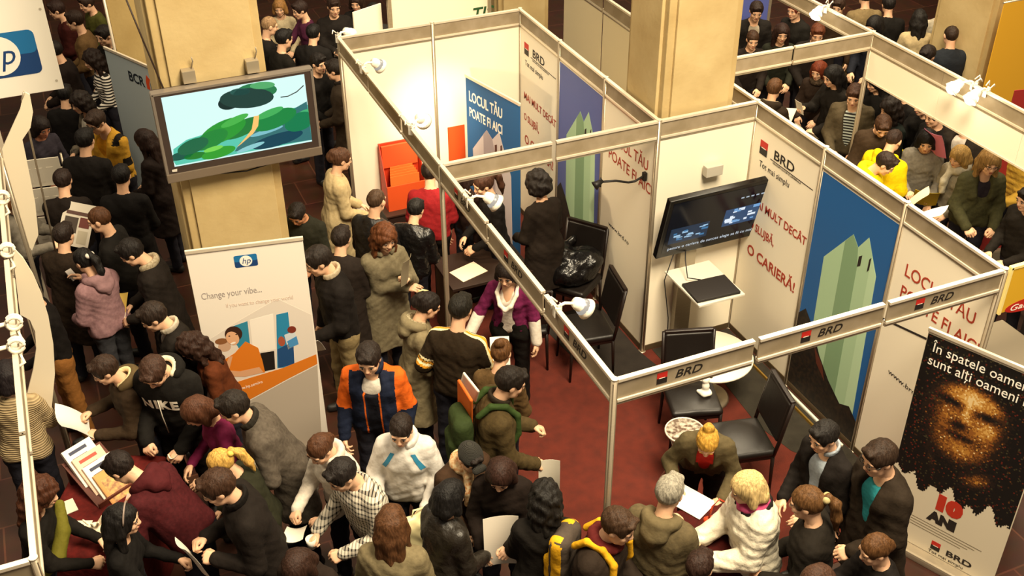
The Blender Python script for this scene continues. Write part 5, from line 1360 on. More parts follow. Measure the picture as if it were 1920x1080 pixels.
P = p(158, 488, 148, 'girl with black ponytail in a lilac hooded jacket seen from behind', 1.66, 'f', ('ponytail', '#14100e', '#d8d0c4'), t('hoodie', '#8f6e70', bulk=.014, col2='#7c5c60'), pitch=22, lean=6, arms=('high', 'low'), pants='#3a3a3e')
sheet(P, 'R', 'pale phone held by the girl in the lilac hooded jacket', (.06, .11), '#b8b0a8', 40, cat='phone', name='phone', bend=0, th=.012)
P = p(186, 411, 185, 'man with cropped brown hair and black jacket looking left', 1.76, hair=('buzz', '#4a2c16'), top=t('jacket', '#15120f'), pitch=14, arms=('low', 'low'))
P = p(38, 372, 0, 'person with ginger hair and grey sweater reading a newspaper at the left edge', 1.70, 'f', ('bob', '#7a4a20'), t('sweater', '#6e675c', bulk=.01), pitch=22, arms=((.14, .36, 1.14), (-.16, .38, 1.14)), hands=('grip', 'grip'))
sheet(P, 'B', 'printed newspaper held by the ginger haired reader', (.36, .42), '#d2c9b8', 50, 70, off=(0, .10, .05), cat='newspaper', name='newspaper', marks=[(.1, .72, .9, .80, '#5a4038'), (.1, .3, .5, .66, '#4a4038'), (.55, .45, .9, .68, '#6a3a34'), (.56, .08, .9, .38, '#b8ae98'), (.1, .05, .48, .22, '#7a5a3c')])

# ---- back left
P = p(160, 262, 85, 'broad man in black jacket seen from behind, in front of the yellow jacket', 1.80, hair=('short', '#15110f'), top=t('jacket', '#171311', bulk=.012), arms=('low', 'low'), q=1.25)
def yellow_patches(c, P):
    S0, S1 = P['J'][0][0], P['J'][1][0]; i = np.zeros(len(c), int)
    for S in (S0, S1):
        d = np.abs(c[:, 0] - S[0] * 1.0); i[(d < .035) & (c[:, 2] > S[2] - .02)] = 1
        E = P['J'][0][1] if S is S0 else P['J'][1][1]
        m = S + (E - S) * .75; i[(np.linalg.norm(c - m, axis=1) < .075) & (np.abs(c[:, 0]) > abs(m[0]) + .01)] = 1
    return i
p(180, 228, 243, 'man with glasses in a yellow jacket with black shoulder patches', 1.80, hair=('short', '#34241a'), top=t('jacket', '#c09030', cols=['#c09030', '#1a1512'], col2='#b08428', paint=yellow_patches, open=1.2), shirt='#c8861c', pitch=24, arms=('low', 'low'), glasses=True, q=1.2)
p(150, 192, 228, 'woman with dark curls in a grey patterned jacket and white blouse', 1.66, 'f', ('curly', '#1e140e'), t('jacket', '#6a6050', pat='mottle', scale=24, col2='#2c241e', open=1.15), shirt='#cfc8b8', pitch=15, arms=('low', 'low'), q=1.25)
p(173, 112, 215, 'woman with long dark curls in black and white striped top', 1.66, 'f', ('curly', '#1e110b'), t('sweater', '#15110f', pat='hstripe', scale=9, col2='#d8d0c4'), pitch=15, arms=('low', 'low'), q=1.25)
p(140, 38, 190, 'man in brown jacket and pale scarf standing at the top left', 1.80, hair=('short', '#2c1c12'), top=t('suit', '#6a5030', open=1.05), shirt='#b8a888', pitch=10, arms=('low', 'low'), q=1.3)
p(195, 66, 240, 'man in black jacket facing us at the top left above the pale blue banner', 1.78, hair=('short', '#1c1410'), top=t('jacket', '#15120f'), pitch=14, arms=('low', 'low'), q=1.3)
p(162, 6, 225, 'person in olive green jacket at the very top left', 1.70, 'f', ('short', '#2a1a10'), t('jacket', '#4a4a1e'), arms=('low', 'low'), q=1.4)
p(106, 18, 200, 'person in dark red jacket right of the white sign board', 1.72, hair=('short', '#2a1812'), top=t('jacket', '#3c1410'), arms=('low', 'low'), q=1.4)
p(100, 95, 190, 'person in brownish black coat in the shade below the dark red jacket', 1.74, hair=('short', '#1a120e'), top=t('coat', '#1e1512'), arms=('low', 'low'), q=1.4)
p(122, 176, 90, 'person in black coat seen from behind left of the grey patterned jacket', 1.66, hair=('short', '#120e0c'), top=t('coat', '#13100f'), arms=('low', 'low'), q=1.4)
p(270, 262, 165, 'woman with long dark brown hair in dark coat left of the big television', 1.66, 'f', ('longfringe', '#24140e'), t('coat', '#1f1613'), pitch=15, arms=('low', 'low'), q=1.2)
P = p(118, 338, 100, 'dark haired person from behind holding a white leaflet below the yellow jacket', 1.68, hair=('short', '#241610'), top=t('jacket', '#1c1511'), pitch=20, arms=('low', 'hold'), q=1.2)
sheet(P, 'L', 'white leaflet held beside the yellow jacket man', (.10, .20), '#e4dccc', 50, 30, cat='leaflet', name='leaflet')
p(78, 238, 320, 'person with reddish face and dark grey top beside the wavy board', 1.66, 'f', ('bob', '#1c120e'), t('sweater', '#37323a'), pitch=25, arms=('low', 'low'), q=1.3, skin='#b07458')
p(228, 330, 95, 'person in black coat from behind under the left edge of the big television', 1.72, hair=('short', '#120e0c'), top=t('coat', '#13100f'), arms=('low', 'low'), q=1.3)
p(120, 440, 80, 'person in dark brown coat from behind, left of the cropped haired man', 1.66, hair=('short', '#20150f'), top=t('coat', '#2a1f16', col2='#20170f'), pitch=12, arms=('low', 'low'), q=1.2)

# ---- behind the stone pillar
p(506, 48, 20, 'bald man in dark suit right of the stone pillar at the top', 1.74, hair=('thin', '#9a7a58'), top=t('suit', '#1d1917'), pitch=15, arms=('low', 'low'), q=1.35)
p(533, 72, 40, 'man in black suit from behind, in front of the bald man', 1.76, hair=('short', '#15110f'), top=t('suit', '#17140f'), pitch=12, arms=('low', 'low'), q=1.3)
p(524, 14, 275, 'fair haired woman in pale top beside the bald man', 1.58, 'f', ('bob', '#8a6234'), t('sweater', '#b8a888'), arms=('low', 'low'), q=1.4)
P = p(562, 18, 215, 'person in purple sweater holding up a phone near the bald man', 1.70, 'f', ('short', '#2a1a14'), t('sweater', '#4c2038'), arms=((.05, .38, 1.30), 'low'), hands=('grip', 'relaxed'), q=1.4)
sheet(P, 'R', 'dark phone held up by the person in the purple sweater', (.06, .11), '#1c1714', 60, cat='phone', name='phone', bend=0, th=.012)
p(598, 118, 318, 'black haired man listening, left of the pair right of the big television', 1.72, hair=('short', '#17110e'), top=t('jacket', '#14110f'), pitch=10, arms=('low', 'low'), q=1.25)
p(627, 130, 175, 'man in grey brown coat with striped collar, right of the listening pair', 1.76, hair=('short', '#1e1610'), top=t('coat', '#3a3026', hem=.62), pitch=12, arms=('low', 'low'), q=1.2, collar=dict(col='#2a2420'))
p(588, 62, 75, 'person in black coat from behind above the listening pair', 1.68, hair=('short', '#15110f'), top=t('coat', '#1b1816', bulk=.015), arms=('low', 'low'), q=1.35)
P = p(626, 12, 290, 'person at the top edge looking at papers left of the dark hunched back', 1.74, hair=('short', '#2a1a12'), top=t('jacket', '#1e1916'), arms=('hold', 'hold'), q=1.4)
sheet(P, 'B', 'white papers read at the top edge left of the dark hunched back', (.22, .3), '#e6dfd2', 40)
p(700, 22, 88, 'broad person in dark grey jacket, hunched back to us at the top edge', 1.72, hair=('short', '#17120f'), top=t('jacket', '#2c2a28', bulk=.02), lean=26, pitch=30, arms=('low', 'low'), q=1.3)
p(752, 30, 95, 'person in navy jacket from behind at the top edge beside the white narrow banner', 1.62, hair=('short', '#15110f'), top=t('jacket', '#1a1e30'), lean=12, arms=('low', 'low'), q=1.4)
p(668, 4, 265, 'person in dark top facing us at the top edge', 1.66, 'f', ('bob', '#2a1a12'), t('jacket', '#1c1816'), arms=('low', 'low'), q=1.5)

# ---- aisle in the middle
p(640, 298, 22, 'woman with brown hair pinned up in a beige coat', 1.70, 'f', ('updo', '#4a2e1c'), t('coat', '#b5a27c', hem=.55, col2='#a8946c'), pitch=14, arms=('low', 'low'), q=1.1)
p(557, 401, 255, 'man looking down beside the stone pillar, dark olive jacket', 1.58, hair=('short', '#1e1510'), top=t('jacket', '#25241a'), pitch=35, arms=('low', 'low'), q=1.15, skin='#b8805c')
p(706, 376, 62, 'man with cropped hair in black jacket seen from behind', 1.70, hair=('buzz', '#4a3626'), top=t('jacket', '#121010', leather=True, bulk=.006), pitch=14, arms=('low', 'low'), q=1.1)
P = p(722, 446, 300, 'woman with long auburn curls in a long grey coat, arms folded', 1.74, 'f', ('curly', '#5c3216'), t('coat', '#7a7058', hem=.42, col2='#6a604a'), pitch=14, arms=('fold', 'high'), collar=dict(col='#857b62', r=.022, rad=.082, gap=.7), hands=('relaxed', 'grip'))
sheet(P, 'L', 'grey folder held against the shoulder of the auburn haired woman', (.16, .26), '#8a7e66', 80, 40, off=(-.02, .03, .05), cat='folder', name='folder')
p(640, 446, 78, 'man in dark brown coat seen from behind, left of the auburn haired woman', 1.68, hair=('short', '#241a14'), top=t('coat', '#241c17', hem=.6, bulk=.008), arms=('low', 'low'), q=1.05)
P = p(596, 488, 205, 'man in dark jacket and beige trousers right of the white banner', 1.88, hair=('short', '#1e150f'), top=t('jacket', '#191411'), pants='#8a7854', pitch=22, arms=('down', 'low'), collar='#b8a88c')
sheet(P, 'L', 'white folder carried by the man in beige trousers', (.22, .30), '#d8d0c4', 50, 60, off=(-.10, -.02, .02), cat='folder', name='folder')
def orange_navy(c, P):
    i = np.zeros(len(c), int)                                       # 0 navy, 1 orange, 2 dark middle
    for a in (0, 1):
        S, E, W = P['J'][a]; sx = 1 - 2 * a
        u = (E - S) / np.linalg.norm(E - S); tt = (c - S) @ u; L = np.linalg.norm(E - S)
        rad = np.linalg.norm(c - S - np.outer(tt, u), axis=1)
        out = (c[:, 0] - S[0]) * sx
        i[(tt > -.07) & (tt < L * .95) & (rad < .11) & (out > -.005)] = 1
        i[(np.abs(c[:, 0] * sx - S[0] * sx + .04) < .07) & (c[:, 2] > S[2] + .0) & (c[:, 1] < S[1] + .03)] = 1
        i[(np.abs(np.abs(c[:, 0]) - .055) < .007) & (c[:, 1] > 0.03) & (c[:, 2] < 1.3)] = 1
    i[(np.abs(c[:, 0]) < .046) & (c[:, 1] > .03)] = 2
    return i
P = p(691, 672, 266, 'man in navy and orange sports jacket looking down', 1.82, hair=('short', '#221812'), top=t('jacket', '#1b2236', cols=['#1b2236', '#d8621c', '#14141c'], col2='#161c2e', paint=orange_navy, res=.85, open=1.35), shirt='#d8d0c4', pitch=22, lean=6, arms=((.24, .12, .86), (-.22, .14, .88)), collar=dict(col='#1b2236', gap=.6))
P = p(803, 572, 18, 'dark haired woman with a hair clip and fur trimmed beige coat', 1.68, 'f', ('updo', '#1c1410'), t('coat', '#82765a', hem=.5, col2='#72664c'), pitch=22, arms=('low', 'low'), hood=dict(col='#82765a', lining='#b0a484', fur='#6a5e44'))
mb = MB(); ctr = np.array((-.075, -.06, .085)); mb.tube([(P['RH'] @ (ctr + np.array(v)) + P['hc']) * P['s'] for v in ((.0, -.04, -.015), (.0, 0, .008), (.01, .045, .01))], .008, 6); mb.build('hair_clip', mat('#e0cc90', .3), P['hairo'])
def brown_stripes(c, P):
    i = np.zeros(len(c), int)
    for a in (0, 1):
        S, E, W = P['J'][a]; sx = 1 - 2 * a; u = E - S; L = np.linalg.norm(u); u = u / L
        tt = (c - S) @ u; rad = np.linalg.norm(c - S - np.outer(tt, u), axis=1); arm = (rad < .085) & (tt > -.02)
        for k, col in ((.70, 1), (.78, 2), (.86, 1), (.93, 2)): i[arm & (np.abs(tt / L - k) < .035)] = col
        w = np.abs(c[:, 1] - S[1] - .01)
        top_ = (c[:, 0] * sx > .06) & (tt < L * .66) & ((c[:, 2] > S[2] - .01) | (((c[:, 0] - S[0]) * sx > .02) & (rad < .085)))
        i[top_ & (w < .035)] = 1; i[top_ & (w < .016)] = 2
    return i
P = p(864, 578, 70, 'man in brown sweater with yellow and white arm stripes seen from behind', 1.80, hair=('short', '#1c1811'), top=t('sweater', '#2c2114', cols=['#2c2114', '#e8dcae', '#d8952a'], col2='#241b10', paint=brown_stripes, res=.8, bulk=.012), pitch=18, arms=((.22, .26, 1.0), (-.22, .14, .95)))
sheet(P, 'R', 'white paper pad held by the man in the striped brown sweater', (.16, .24), '#efe9dc', 60, 25, off=(.03, .05, .06))
P = p(950, 512, 255, 'woman in purple cardigan over a white blouse standing on the red carpet', 1.68, 'f', ('bob', '#1c120d'), t('cardigan', '#6e1f48', open=1.10, gap=.11, hem=.97, col2='#5c1a3e'), shirt=dict(col='#e0d6c8', sleeves=True, v=1.30), pitch=22, arms=((.34, .22, .92), (-.26, .06, .84)), pants='#15120f', scarf=None)
s_ = P['s']
for i in (0, 1):                                                    # white blouse sleeves below the cardigan's short ones
    S, E, W = P['J'][i]; F = Field(np.minimum(E, W) - .1, np.maximum(E, W) + .1, .012); F.chain([E + (W - E) * .12, W], [.058, .052], .01); V, Q = F.mesh(); link('blouse_sleeve', np_mesh('blouse_sleeve', V * s_, Q, [mat('#e4dacb', .8, 'cloth')]), P['root'])
nb_ = P['T'](0, -.015, 1.455); F = Field(P['T'](0, 0, 1.3) - .25, P['T'](0, 0, 1.3) + .28, .011)
F.chain([P['T'](-.075, -.02, 1.46), P['T'](-.09, .09, 1.40), P['T'](-.05, .15, 1.31), P['T'](0, .165, 1.27), P['T'](.05, .15, 1.31), P['T'](.09, .09, 1.40), P['T'](.075, -.02, 1.46)], [.014, .019, .02, .02, .02, .019, .014], .012); V, Q = F.mesh(); link('blouse_collar', np_mesh('blouse_collar', V * s_, Q, [mat('#eee4d4', .8, 'cloth')]), P['root'])
P = p(940, 660, 72, 'brown haired woman in tan jacket seen from behind, below the purple cardigan', 1.64, 'f', ('bun', '#5a3a1c'), t('jacket', '#5a4428', col2='#4a3820'), pitch=16, arms=('low', 'low'))
P = p(958, 716, 12, 'dark haired man in olive brown jacket carrying a green backpack', 1.80, hair=('short', '#1e1610'), top=t('jacket', '#4c3e24', col2='#40341e', bulk=.006), pitch=22, lean=10, arms=((.16, .30, .95), (-.10, .34, 1.08)), hands=('grip', 'grip'), collar='#2a2218')
backpack(P, 'dark green backpack on the man in the olive brown jacket', '#2e3a1c', '#33451f', size=(.30, .15, .44), z=1.14)
F = Field((-.16, -.04, -.2), (.16, .04, .24), .01); F.rbox((0, 0, 0), (.11, .012, .16), .01, 0); V, Q = F.mesh(); o = link('folder', np_mesh('folder', V, Q, [mat('#c8601c', .6)])); o.location = P['bm'](P['T'](-.05, -.235, 1.40)); o.rotation_euler = (.1, .25, P['root'].rotation_euler.z + .3); tag(o, 'orange folder sticking out of the dark green backpack', 'folder')
F = Field((-.16, -.04, -.2), (.16, .04, .24), .01); F.rbox((0, 0, 0), (.10, .010, .14), .008, 0); V, Q = F.mesh(); o = link('folder', np_mesh('folder', V, Q, [mat('#d8cfc0', .6)])); o.location = P['bm'](P['T'](-.13, -.20, 1.44)); o.rotation_euler = (.1, .4, P['root'].rotation_euler.z + .5); tag(o, 'white folder sticking out of the dark green backpack', 'folder')
sheet(P, 'R', 'white papers hanging from the hand of the man with the green backpack', (.16, .34), '#d2cab8', 84, 80, off=(.06, .05, -.16))
P = p(752, 806, 264, 'dark haired woman in white jacket with blue chest stripes', 1.70, 'f', ('tied', '#20150f'), t('jacket', '#d6d2cc', col2='#c8c2ba', bulk=.012), pitch=20, lean=6, arms=((.20, .26, .98), (-.18, .26, 1.0)), hands=('grip', 'grip'), collar=dict(col='#d6d2cc', r=.024, rad=.078, z=.01, gap=.5))
V, Q = P['topVQ']; bv = BVHTree.FromPolygons([Vector(v) for v in V], [tuple(int(i) for i in f) for f in Q]); s_ = P['s']
for sx in (-1, 1):
    mb = MB(); rows = []
    for k in range(7):
        row = []
        for j in (-1, 0, 1):
            b0 = P['T'](sx * (.075 + .012 * k) + j * .016, 0, 1.395 - .022 * k) * s_; h = bv.ray_cast(Vector((b0[0], b0[1] + .6, b0[2])), Vector((0, -1, 0)))
            row.append((b0[0], (h[0].y if h[0] is not None else b0[1] + .1) + .004, b0[2]))
        rows.append(row)
    mb.grid(rows); mb.build('blue_stripe', mat('#2a7a9c', .7), P['top'])
F = Field((-.25, -.2, -.3), (.25, .2, .3), .014); F.rbox((0, 0, -.02), (.15, .055, .19), .05, 0).cap((-.08, 0, .16), (.06, .02, .22), .03, .02, .04); F.add(lambda X, Y, Z: .006 * np.sin(X * 50 + Z * 30) * np.sin(Y * 30 + Z * 20))
V, Q = F.mesh(); e = empty('plastic_bag', P['bm'](np.array([-.13, .36, .80])), 0, 'cream plastic bag held by the woman in the white jacket', 'bag'); link('bag', np_mesh('bag', V, Q, [mat('#d8cc9c', .4)]), e)
mb = MB(); mb.tube([(-.06, 0, .15), (-.03, 0, .26), (.03, 0, .26), (.05, 0, .18)], .008, 6); mb.build('handle', mat('#d8cc9c', .4), e)
P = p(600, 842, 235, 'brown haired woman in white sweater looking at a leaflet', 1.66, 'f', ('tied', '#4a2c18'), t('sweater', '#d8cec0', bulk=.012), pitch=30, lean=12, arms=((.14, .38, 1.05), (-.06, .32, 1.0)), hands=('grip', 'grip'), collar=dict(col='#d8cec0', r=.03, rad=.075, gap=.1))
sheet(P, 'B', 'white leaflet held by the woman in the white sweater', (.14, .28), '#e6ded0', 25, 40, off=(.0, .08, 0))
P = p(640, 890, 222, 'dark haired man in black and white checked jacket', 1.74, hair=('short', '#1a1310'), top=t('jacket', '#cfc6b4', pat='plaid', col2='#191512', res=.9), pitch=28, lean=14, arms=((.20, .34, 1.0), (-.12, .34, 1.02)), hands=('grip', 'grip'))
mb = MB(); mb.lathe([(0, 0), (.028, 0), (.038, .085), (.034, .085), (.026, .006), (0, .006)], seg=18); o = mb.build('paper_cup', mat('#e8e2d6', .6)); o.location = P['bm'](P['hand0'] + (0, .01, -.02)); tag(o, 'white paper cup in the hand of the man in the checked jacket', 'cup')
p(735, 978, 85, 'woman with long straight brown hair in grey olive jacket, back to us', 1.73, 'f', ('long', '#4e3018'), t('jacket', '#7a6e52', col2='#6a5f46', bulk=.012), pitch=10, arms=('low', 'low'))
p(556, 1066, 255, 'dark brown haired person at the bottom edge below the checked jacket', 1.62, 'f', ('bob', '#2e1a10'), t('jacket', '#241a14'), pitch=35, arms=('low', 'low'))
P = p(846, 928, 42, 'black haired person in black leather jacket with a white sheet', 1.64, 'f', ('bob', '#100d0c'), t('jacket', '#211c16', leather=True, bulk=.01), pitch=12, arms=('low', 'low'), hands=('grip', 'relaxed'))
sheet(P, 'R', 'large white sheet carried by the black haired person in leather', (.24, .40), '#dcd2c2', 80, 55, off=(.10, .06, .06))
P = p(882, 858, 305, 'person in dark knitted cap with striped scarf behind the leather jacket', 1.58, hair=('short', '#1c130e'), top=t('jacket', '#3a281a', bulk=.01), cap=dict(col='#2c2a24', knit=True, visor=True), pitch=30, arms=('low', 'low'), scarf=dict(col='#a8642a', col2='#d8c8a0', r=.03, tail=True))
p(938, 892, 262, 'person with dark auburn hair and black brown jacket left of the black curls', 1.64, 'f', ('bob', '#2c170e'), t('jacket', '#1e1510', bulk=.008), pitch=30, lean=6, arms=('low', 'hold'), hands=('relaxed', 'grip'))
p(1022, 932, 92, 'person with bushy black curls and black coat, back to us', 1.68, 'f', ('curly', '#14100c'), t('coat', '#17130f', hem=.5, bulk=.012), pitch=8, arms=('low', 'hold'), hands=('grip', 'grip'))
P = p(1160, 986, 332, 'man wearing a yellow and grey backpack at the bottom edge', 1.80, hair=('short', '#3c2818'), top=t('jacket', '#2a2018', bulk=.008), pitch=20, lean=8, arms=('low', 'low'), scarf=dict(col='#5a1e1c', r=.03))
backpack(P, 'yellow and grey backpack at the bottom edge', '#4a4038', '#d8a01c', '#dca41e', z=1.17)
p(1256, 922, 58, 'grey haired man in olive hooded jacket seen from behind at the counter', 1.74, hair=('short', '#8e887a'), top=t('jacket', '#5c5038', col2='#4e4430', bulk=.012), hood='#665a40', pitch=16, lean=6, arms=('low', 'hold'), hands=('relaxed', 'grip'))
P = p(1326, 828, 258, 'blonde woman with a bun in grey blazer and red top, bending forward', 1.66, 'f', ('bun', '#c8983e'), t('suit', '#5c5138', open=.98, col2='#50462f', bulk=.004), shirt='#b8241c', pitch=42, lean=32, arms=((.20, .42, 1.02), (-.16, .46, 1.0)), hands=('pinch', 'relaxed'), pants='#1a1613')
P = p(1398, 914, 192, 'blonde woman in white quilted jacket and pink scarf', 1.68, 'f', ('bob', '#c8ac74'), t('puffer', '#d6cdb8', rough=.45, bulk=.018), pitch=18, lean=8, arms=((.12, .36, 1.06), (-.10, .36, 1.04)), hands=('relaxed', 'grip'), scarf=dict(col='#c8507c', r=.03), collar=dict(col='#1c1614', r=.03, rad=.10, z=-.02, gap=.5), pants='#1c1a18')
F = Field((-.2, -.15, -.2), (.2, .15, .2), .012); F.rbox((0, 0, -.02), (.10, .04, .11), .03, 0); F.add(lambda X, Y, Z: .004 * np.sin(X * 60 + Z * 40)); V, Q = F.mesh(); e = empty('handbag', P['bm'](np.array([.24, .20, 1.02])), 0, 'orange red bag hanging beside the white quilted jacket', 'bag'); link('bag', np_mesh('bag', V, Q, [mat('#c8401c', .5)]), e)
mb = MB(); mb.tube([(-.07, 0, .08), (-.05, 0, .2), (0, 0, .25), (.05, 0, .2), (.07, 0, .08)], .007, 6); mb.build('strap', mat('#b03818', .5), e)
p(1312, 1062, 60, 'dark brown haired person at the bottom edge left of the white quilted jacket', 1.60, hair=('short', '#2c1a12'), top=t('jacket', '#1e1613'), pitch=18, arms=('low', 'low'))
p(1544, 818, 208, 'dark haired man in black suit and pale blue shirt', 1.70, hair=('short', '#17120f'), top=t('suit', '#1a1512', open=1.0, gap=.03, bulk=.006), shirt='#9aa4ae', pitch=18, arms=('low', 'low'), collar=dict(col='#9aa4ae', r=.012, gap=.5))
p(1648, 858, 200, 'man with glasses in dark coat over a turquoise shirt beside the dark banner', 1.86, hair=('short', '#2e1f14'), top=t('coat', '#2a2118', hem=.6, open=1.05, gap=.02, bulk=.006), shirt='#2e8a92', pitch=18, arms=('down', 'low'), glasses=True)
p(1512, 942, 160, 'brown haired woman with ponytail in dark jacket seen from behind', 1.76, 'f', ('ponytail', '#5a3c1e', '#b8a878'), t('jacket', '#1e1913', bulk=.01), pitch=14, arms=('low', 'low'))
P = p(1640, 1030, 192, 'brown haired woman at the bottom edge holding a white phone', 1.62, 'f', ('tied', '#523418'), t('jacket', '#17120f'), pitch=18, arms=((.10, .42, 1.20), 'low'), hands=('grip', 'relaxed'))
sheet(P, 'R', 'white phone held at the bottom edge by the brown haired woman', (.065, .13), '#e4dccc', 70, cat='phone', name='phone', bend=0, th=.012)
p(1528, 1092, 200, 'crown of brown hair at the bottom edge left of the white phone', 1.62, 'f', ('bob', '#40281a'), t('jacket', '#1c1612'), pitch=20)

# ---- back room of the booth
p(906, 346, 205, 'brown haired woman in black at the back room desk', 1.68, 'f', ('ponytail', '#3e2416'), t('sweater', '#15110f', bulk=.004), pitch=18, arms=('low', 'low'), q=1.1)
p(862, 336, 225, 'dark haired person behind the woman at the back room desk', 1.56, 'f', ('bob', '#24140e'), t('sweater', '#2a1a16'), pitch=16, q=1.2)
p(1008, 345, 130, 'person with bushy black curls and dark coat beside the blue banner', 1.70, 'f', ('afro', '#17100c'), t('coat', '#221a14', hem=.5), arms=('low', 'low'), q=1.15)
p(806, 322, 90, 'person in red sweater at the orange leaflet holder', 1.66, hair=('short', '#1e130e'), top=t('sweater', '#8a1c20', bulk=.01), arms=('low', 'low'), q=1.15, pants='#17120f')
p(780, 392, 70, 'person in shiny black leather jacket from behind, right of the cropped haired man', 1.54, hair=('short', '#120e0c'), top=t('jacket', '#100e0e', leather=True, rough=.3, bulk=.01), lean=14, pitch=25, arms=('low', 'low'), q=1.15)

# ---- right booth
P = p(1418, 20, 268, 'man in dark suit and pale tie at the top beside the stone pillar', 1.76, hair=('short', '#241610'), top=t('suit', '#1c1815', open=1.1), shirt='#a89c88', pitch=22, arms=('low', 'low'), q=1.35)
P = p(1411, 74, 270, 'woman with tied brown hair facing us beside the stone pillar', 1.64, 'f', ('tied', '#3a2414'), t('jacket', '#201813'), pitch=15, arms=('low', 'low'), q=1.3)
p(1466, 62, 268, 'woman with long dark hair and dark green top, second from the stone pillar', 1.68, 'f', ('long', '#2a1710'), t('jacket', '#23241a'), pitch=14, arms=('low', 'low'), q=1.3)
p(1490, 18, 220, 'person with reddish hair and black coat under the top edge lamp', 1.72, 'f', ('short', '#6a2a1c'), t('coat', '#1a1713', bulk=.012), pitch=10, arms=('low', 'low'), q=1.35)
p(1533, 62, 262, 'man with reddish hair looking over the right booth header beam', 1.74, hair=('short', '#5a2e18'), top=t('jacket', '#1e1814'), pitch=22, arms=('low', 'low'), q=1.3)
P = p(1452, 166, 60, 'brown haired person from behind with pale fur hood, reading papers', 1.70, 'f', ('short', '#4c3018'), t('jacket', '#2a2016', bulk=.01), hood=dict(col='#2a2016', lining='#b0a488', fur='#7a6e54'), pitch=20, arms=('hold', 'hold'), hands=('grip', 'grip'), q=1.2)
sheet(P, 'B', 'white open brochure read by the person with the fur hood', (.34, .26), '#e6dcc4', 30, open_book=True)
p(1534, 132, 235, 'red haired woman with patterned scarf in the right booth', 1.58, 'f', ('long', '#6a2c14'), t('jacket', '#2c2018'), pitch=18, arms=('low', 'low'), q=1.2, scarf=dict(col='#5a4a3a', col2='#241c16'))
P = p(1560, 142, 205, 'black haired woman with long hair holding cards in the right booth', 1.75, 'f', ('long', '#14100e'), t('coat', '#1c1814'), pitch=22, arms=((.14, .36, 1.2), (-.12, .34, 1.02)), hands=('grip', 'grip'), q=1.15)
sheet(P, 'R', 'small white card held up by the black haired woman in the right booth', (.12, .17), '#e2dac8', 70, cat='card', name='card', bend=.005); sheet(P, 'L', 'open white booklet held by the black haired woman in the right booth', (.26, .2), '#e2dac8', 35, cat='booklet', name='booklet', open_book=True)
p(1602, 178, 248, 'man in grey jacket over a striped shirt behind the slim post', 1.78, hair=('short', '#3c2416'), top=t('jacket', '#4c4230', open=.95, gap=.06), shirt=dict(col='#15120f', pat='hstripe', scale=9, col2='#a8b0a8'), pitch=24, arms=('low', 'low'), q=1.1)
p(1640, 152, 205, 'dark haired person in black against the white wall, left one', 1.70, 'f', ('longfringe', '#15100d'), t('coat', '#15120f'), pitch=22, arms=('low', 'low'), q=1.25)
p(1690, 170, 195, 'person with black hair and black coat against the white wall, below the leaflet', 1.60, hair=('short', '#100d0c'), top=t('coat', '#13100e'), pitch=16, arms=('low', 'low'), q=1.25)
p(1668, 204, 195, 'dark curly haired woman in teal black jacket right of the slim post', 1.66, 'f', ('curly', '#1c130e'), t('jacket', '#1a201c'), pitch=16, arms=('low', 'low'), q=1.2)
p(1655, 236, 262, 'brown haired man in brown jacket behind the yellow hoods', 1.72, hair=('short', '#3e2614'), top=t('jacket', '#3a2c1e'), pitch=38, arms=('low', 'low'), q=1.15)
p(1676, 262, 45, 'person in bright yellow hooded jacket, farther of the two yellow ones', 1.68, hair=('buzz', '#2c1c14'), top=t('hoodie', '#e0c60c', col2='#d2b80a', bulk=.014), hood='#e0c60c', pitch=24, arms=('low', 'low'), q=1.1)
P = p(1661, 306, 330, 'dark haired person with bright yellow sleeves reading white sheets', 1.68, hair=('short', '#24160f'), top=t('hoodie', '#e0c60c', col2='#d2b80a', bulk=.012), hood='#e0c60c', pitch=34, lean=10, arms=((.16, .40, 1.06), (-.14, .38, 1.1)), hands=('grip', 'grip'), q=1.05)
sheet(P, 'R', 'large white sheet held by the person with yellow sleeves, nearer one', (.27, .38), '#f4f0e8', 35, -10, off=(.04, .16, .10)); sheet(P, 'L', 'cream printed sheet held by the person with yellow sleeves, upper one', (.2, .28), '#e4d4b4', 50, 10, off=(-.02, .06, .06))
P = p(1738, 264, 250, 'black haired woman in grey jacket with a yellow folder', 1.66, 'f', ('bob', '#14100f'), t('jacket', '#7a7468', col2='#6a645a'), pitch=24, arms=((.10, .36, 1.08), (-.16, .34, 1.06)), hands=('grip', 'grip'), q=1.05)
sheet(P, 'L', 'mustard yellow folder of the black haired woman in grey', (.24, .32), '#b0981e', 50, 0, off=(.02, .03, .02), cat='folder', name='folder')
p(1752, 216, 200, 'brown haired man in black in profile under the white wall', 1.74, hair=('short', '#2e1c10'), top=t('jacket', '#171310'), pitch=16, arms=('low', 'low'), q=1.15)
P = p(1730, 196, 200, 'man in black jacket holding a white card under the white wall', 1.66, hair=('short', '#17110e'), top=t('jacket', '#15120f'), pitch=18, arms=('high', 'low'), hands=('grip', 'grip'), q=1.2)
sheet(P, 'R', 'white card held by the man in black under the white wall', (.14, .2), '#e2dac8', 80, cat='card', name='card'); sheet(P, 'L', 'lime yellow bag carried under the white wall', (.22, .28), '#c8b414', 80, cat='bag', name='paper_bag', th=.03)
P = p(1808, 222, 212, 'grey haired man in dark suit with a pink folder', 1.86, hair=('thin', '#6a5844'), top=t('suit', '#2c2620', open=1.05, gap=.02), shirt='#d8d0c4', pitch=22, arms=('high', 'low'), hands=('grip', 'relaxed'), q=1.1)
sheet(P, 'R', 'pink and white folder held by the grey haired man in suit', (.22, .34), '#d07aa4', 60, 0, off=(.0, .04, .02), cat='folder', name='folder', marks=[(.0, .6, .5, 1.0, '#e8d8d8')])
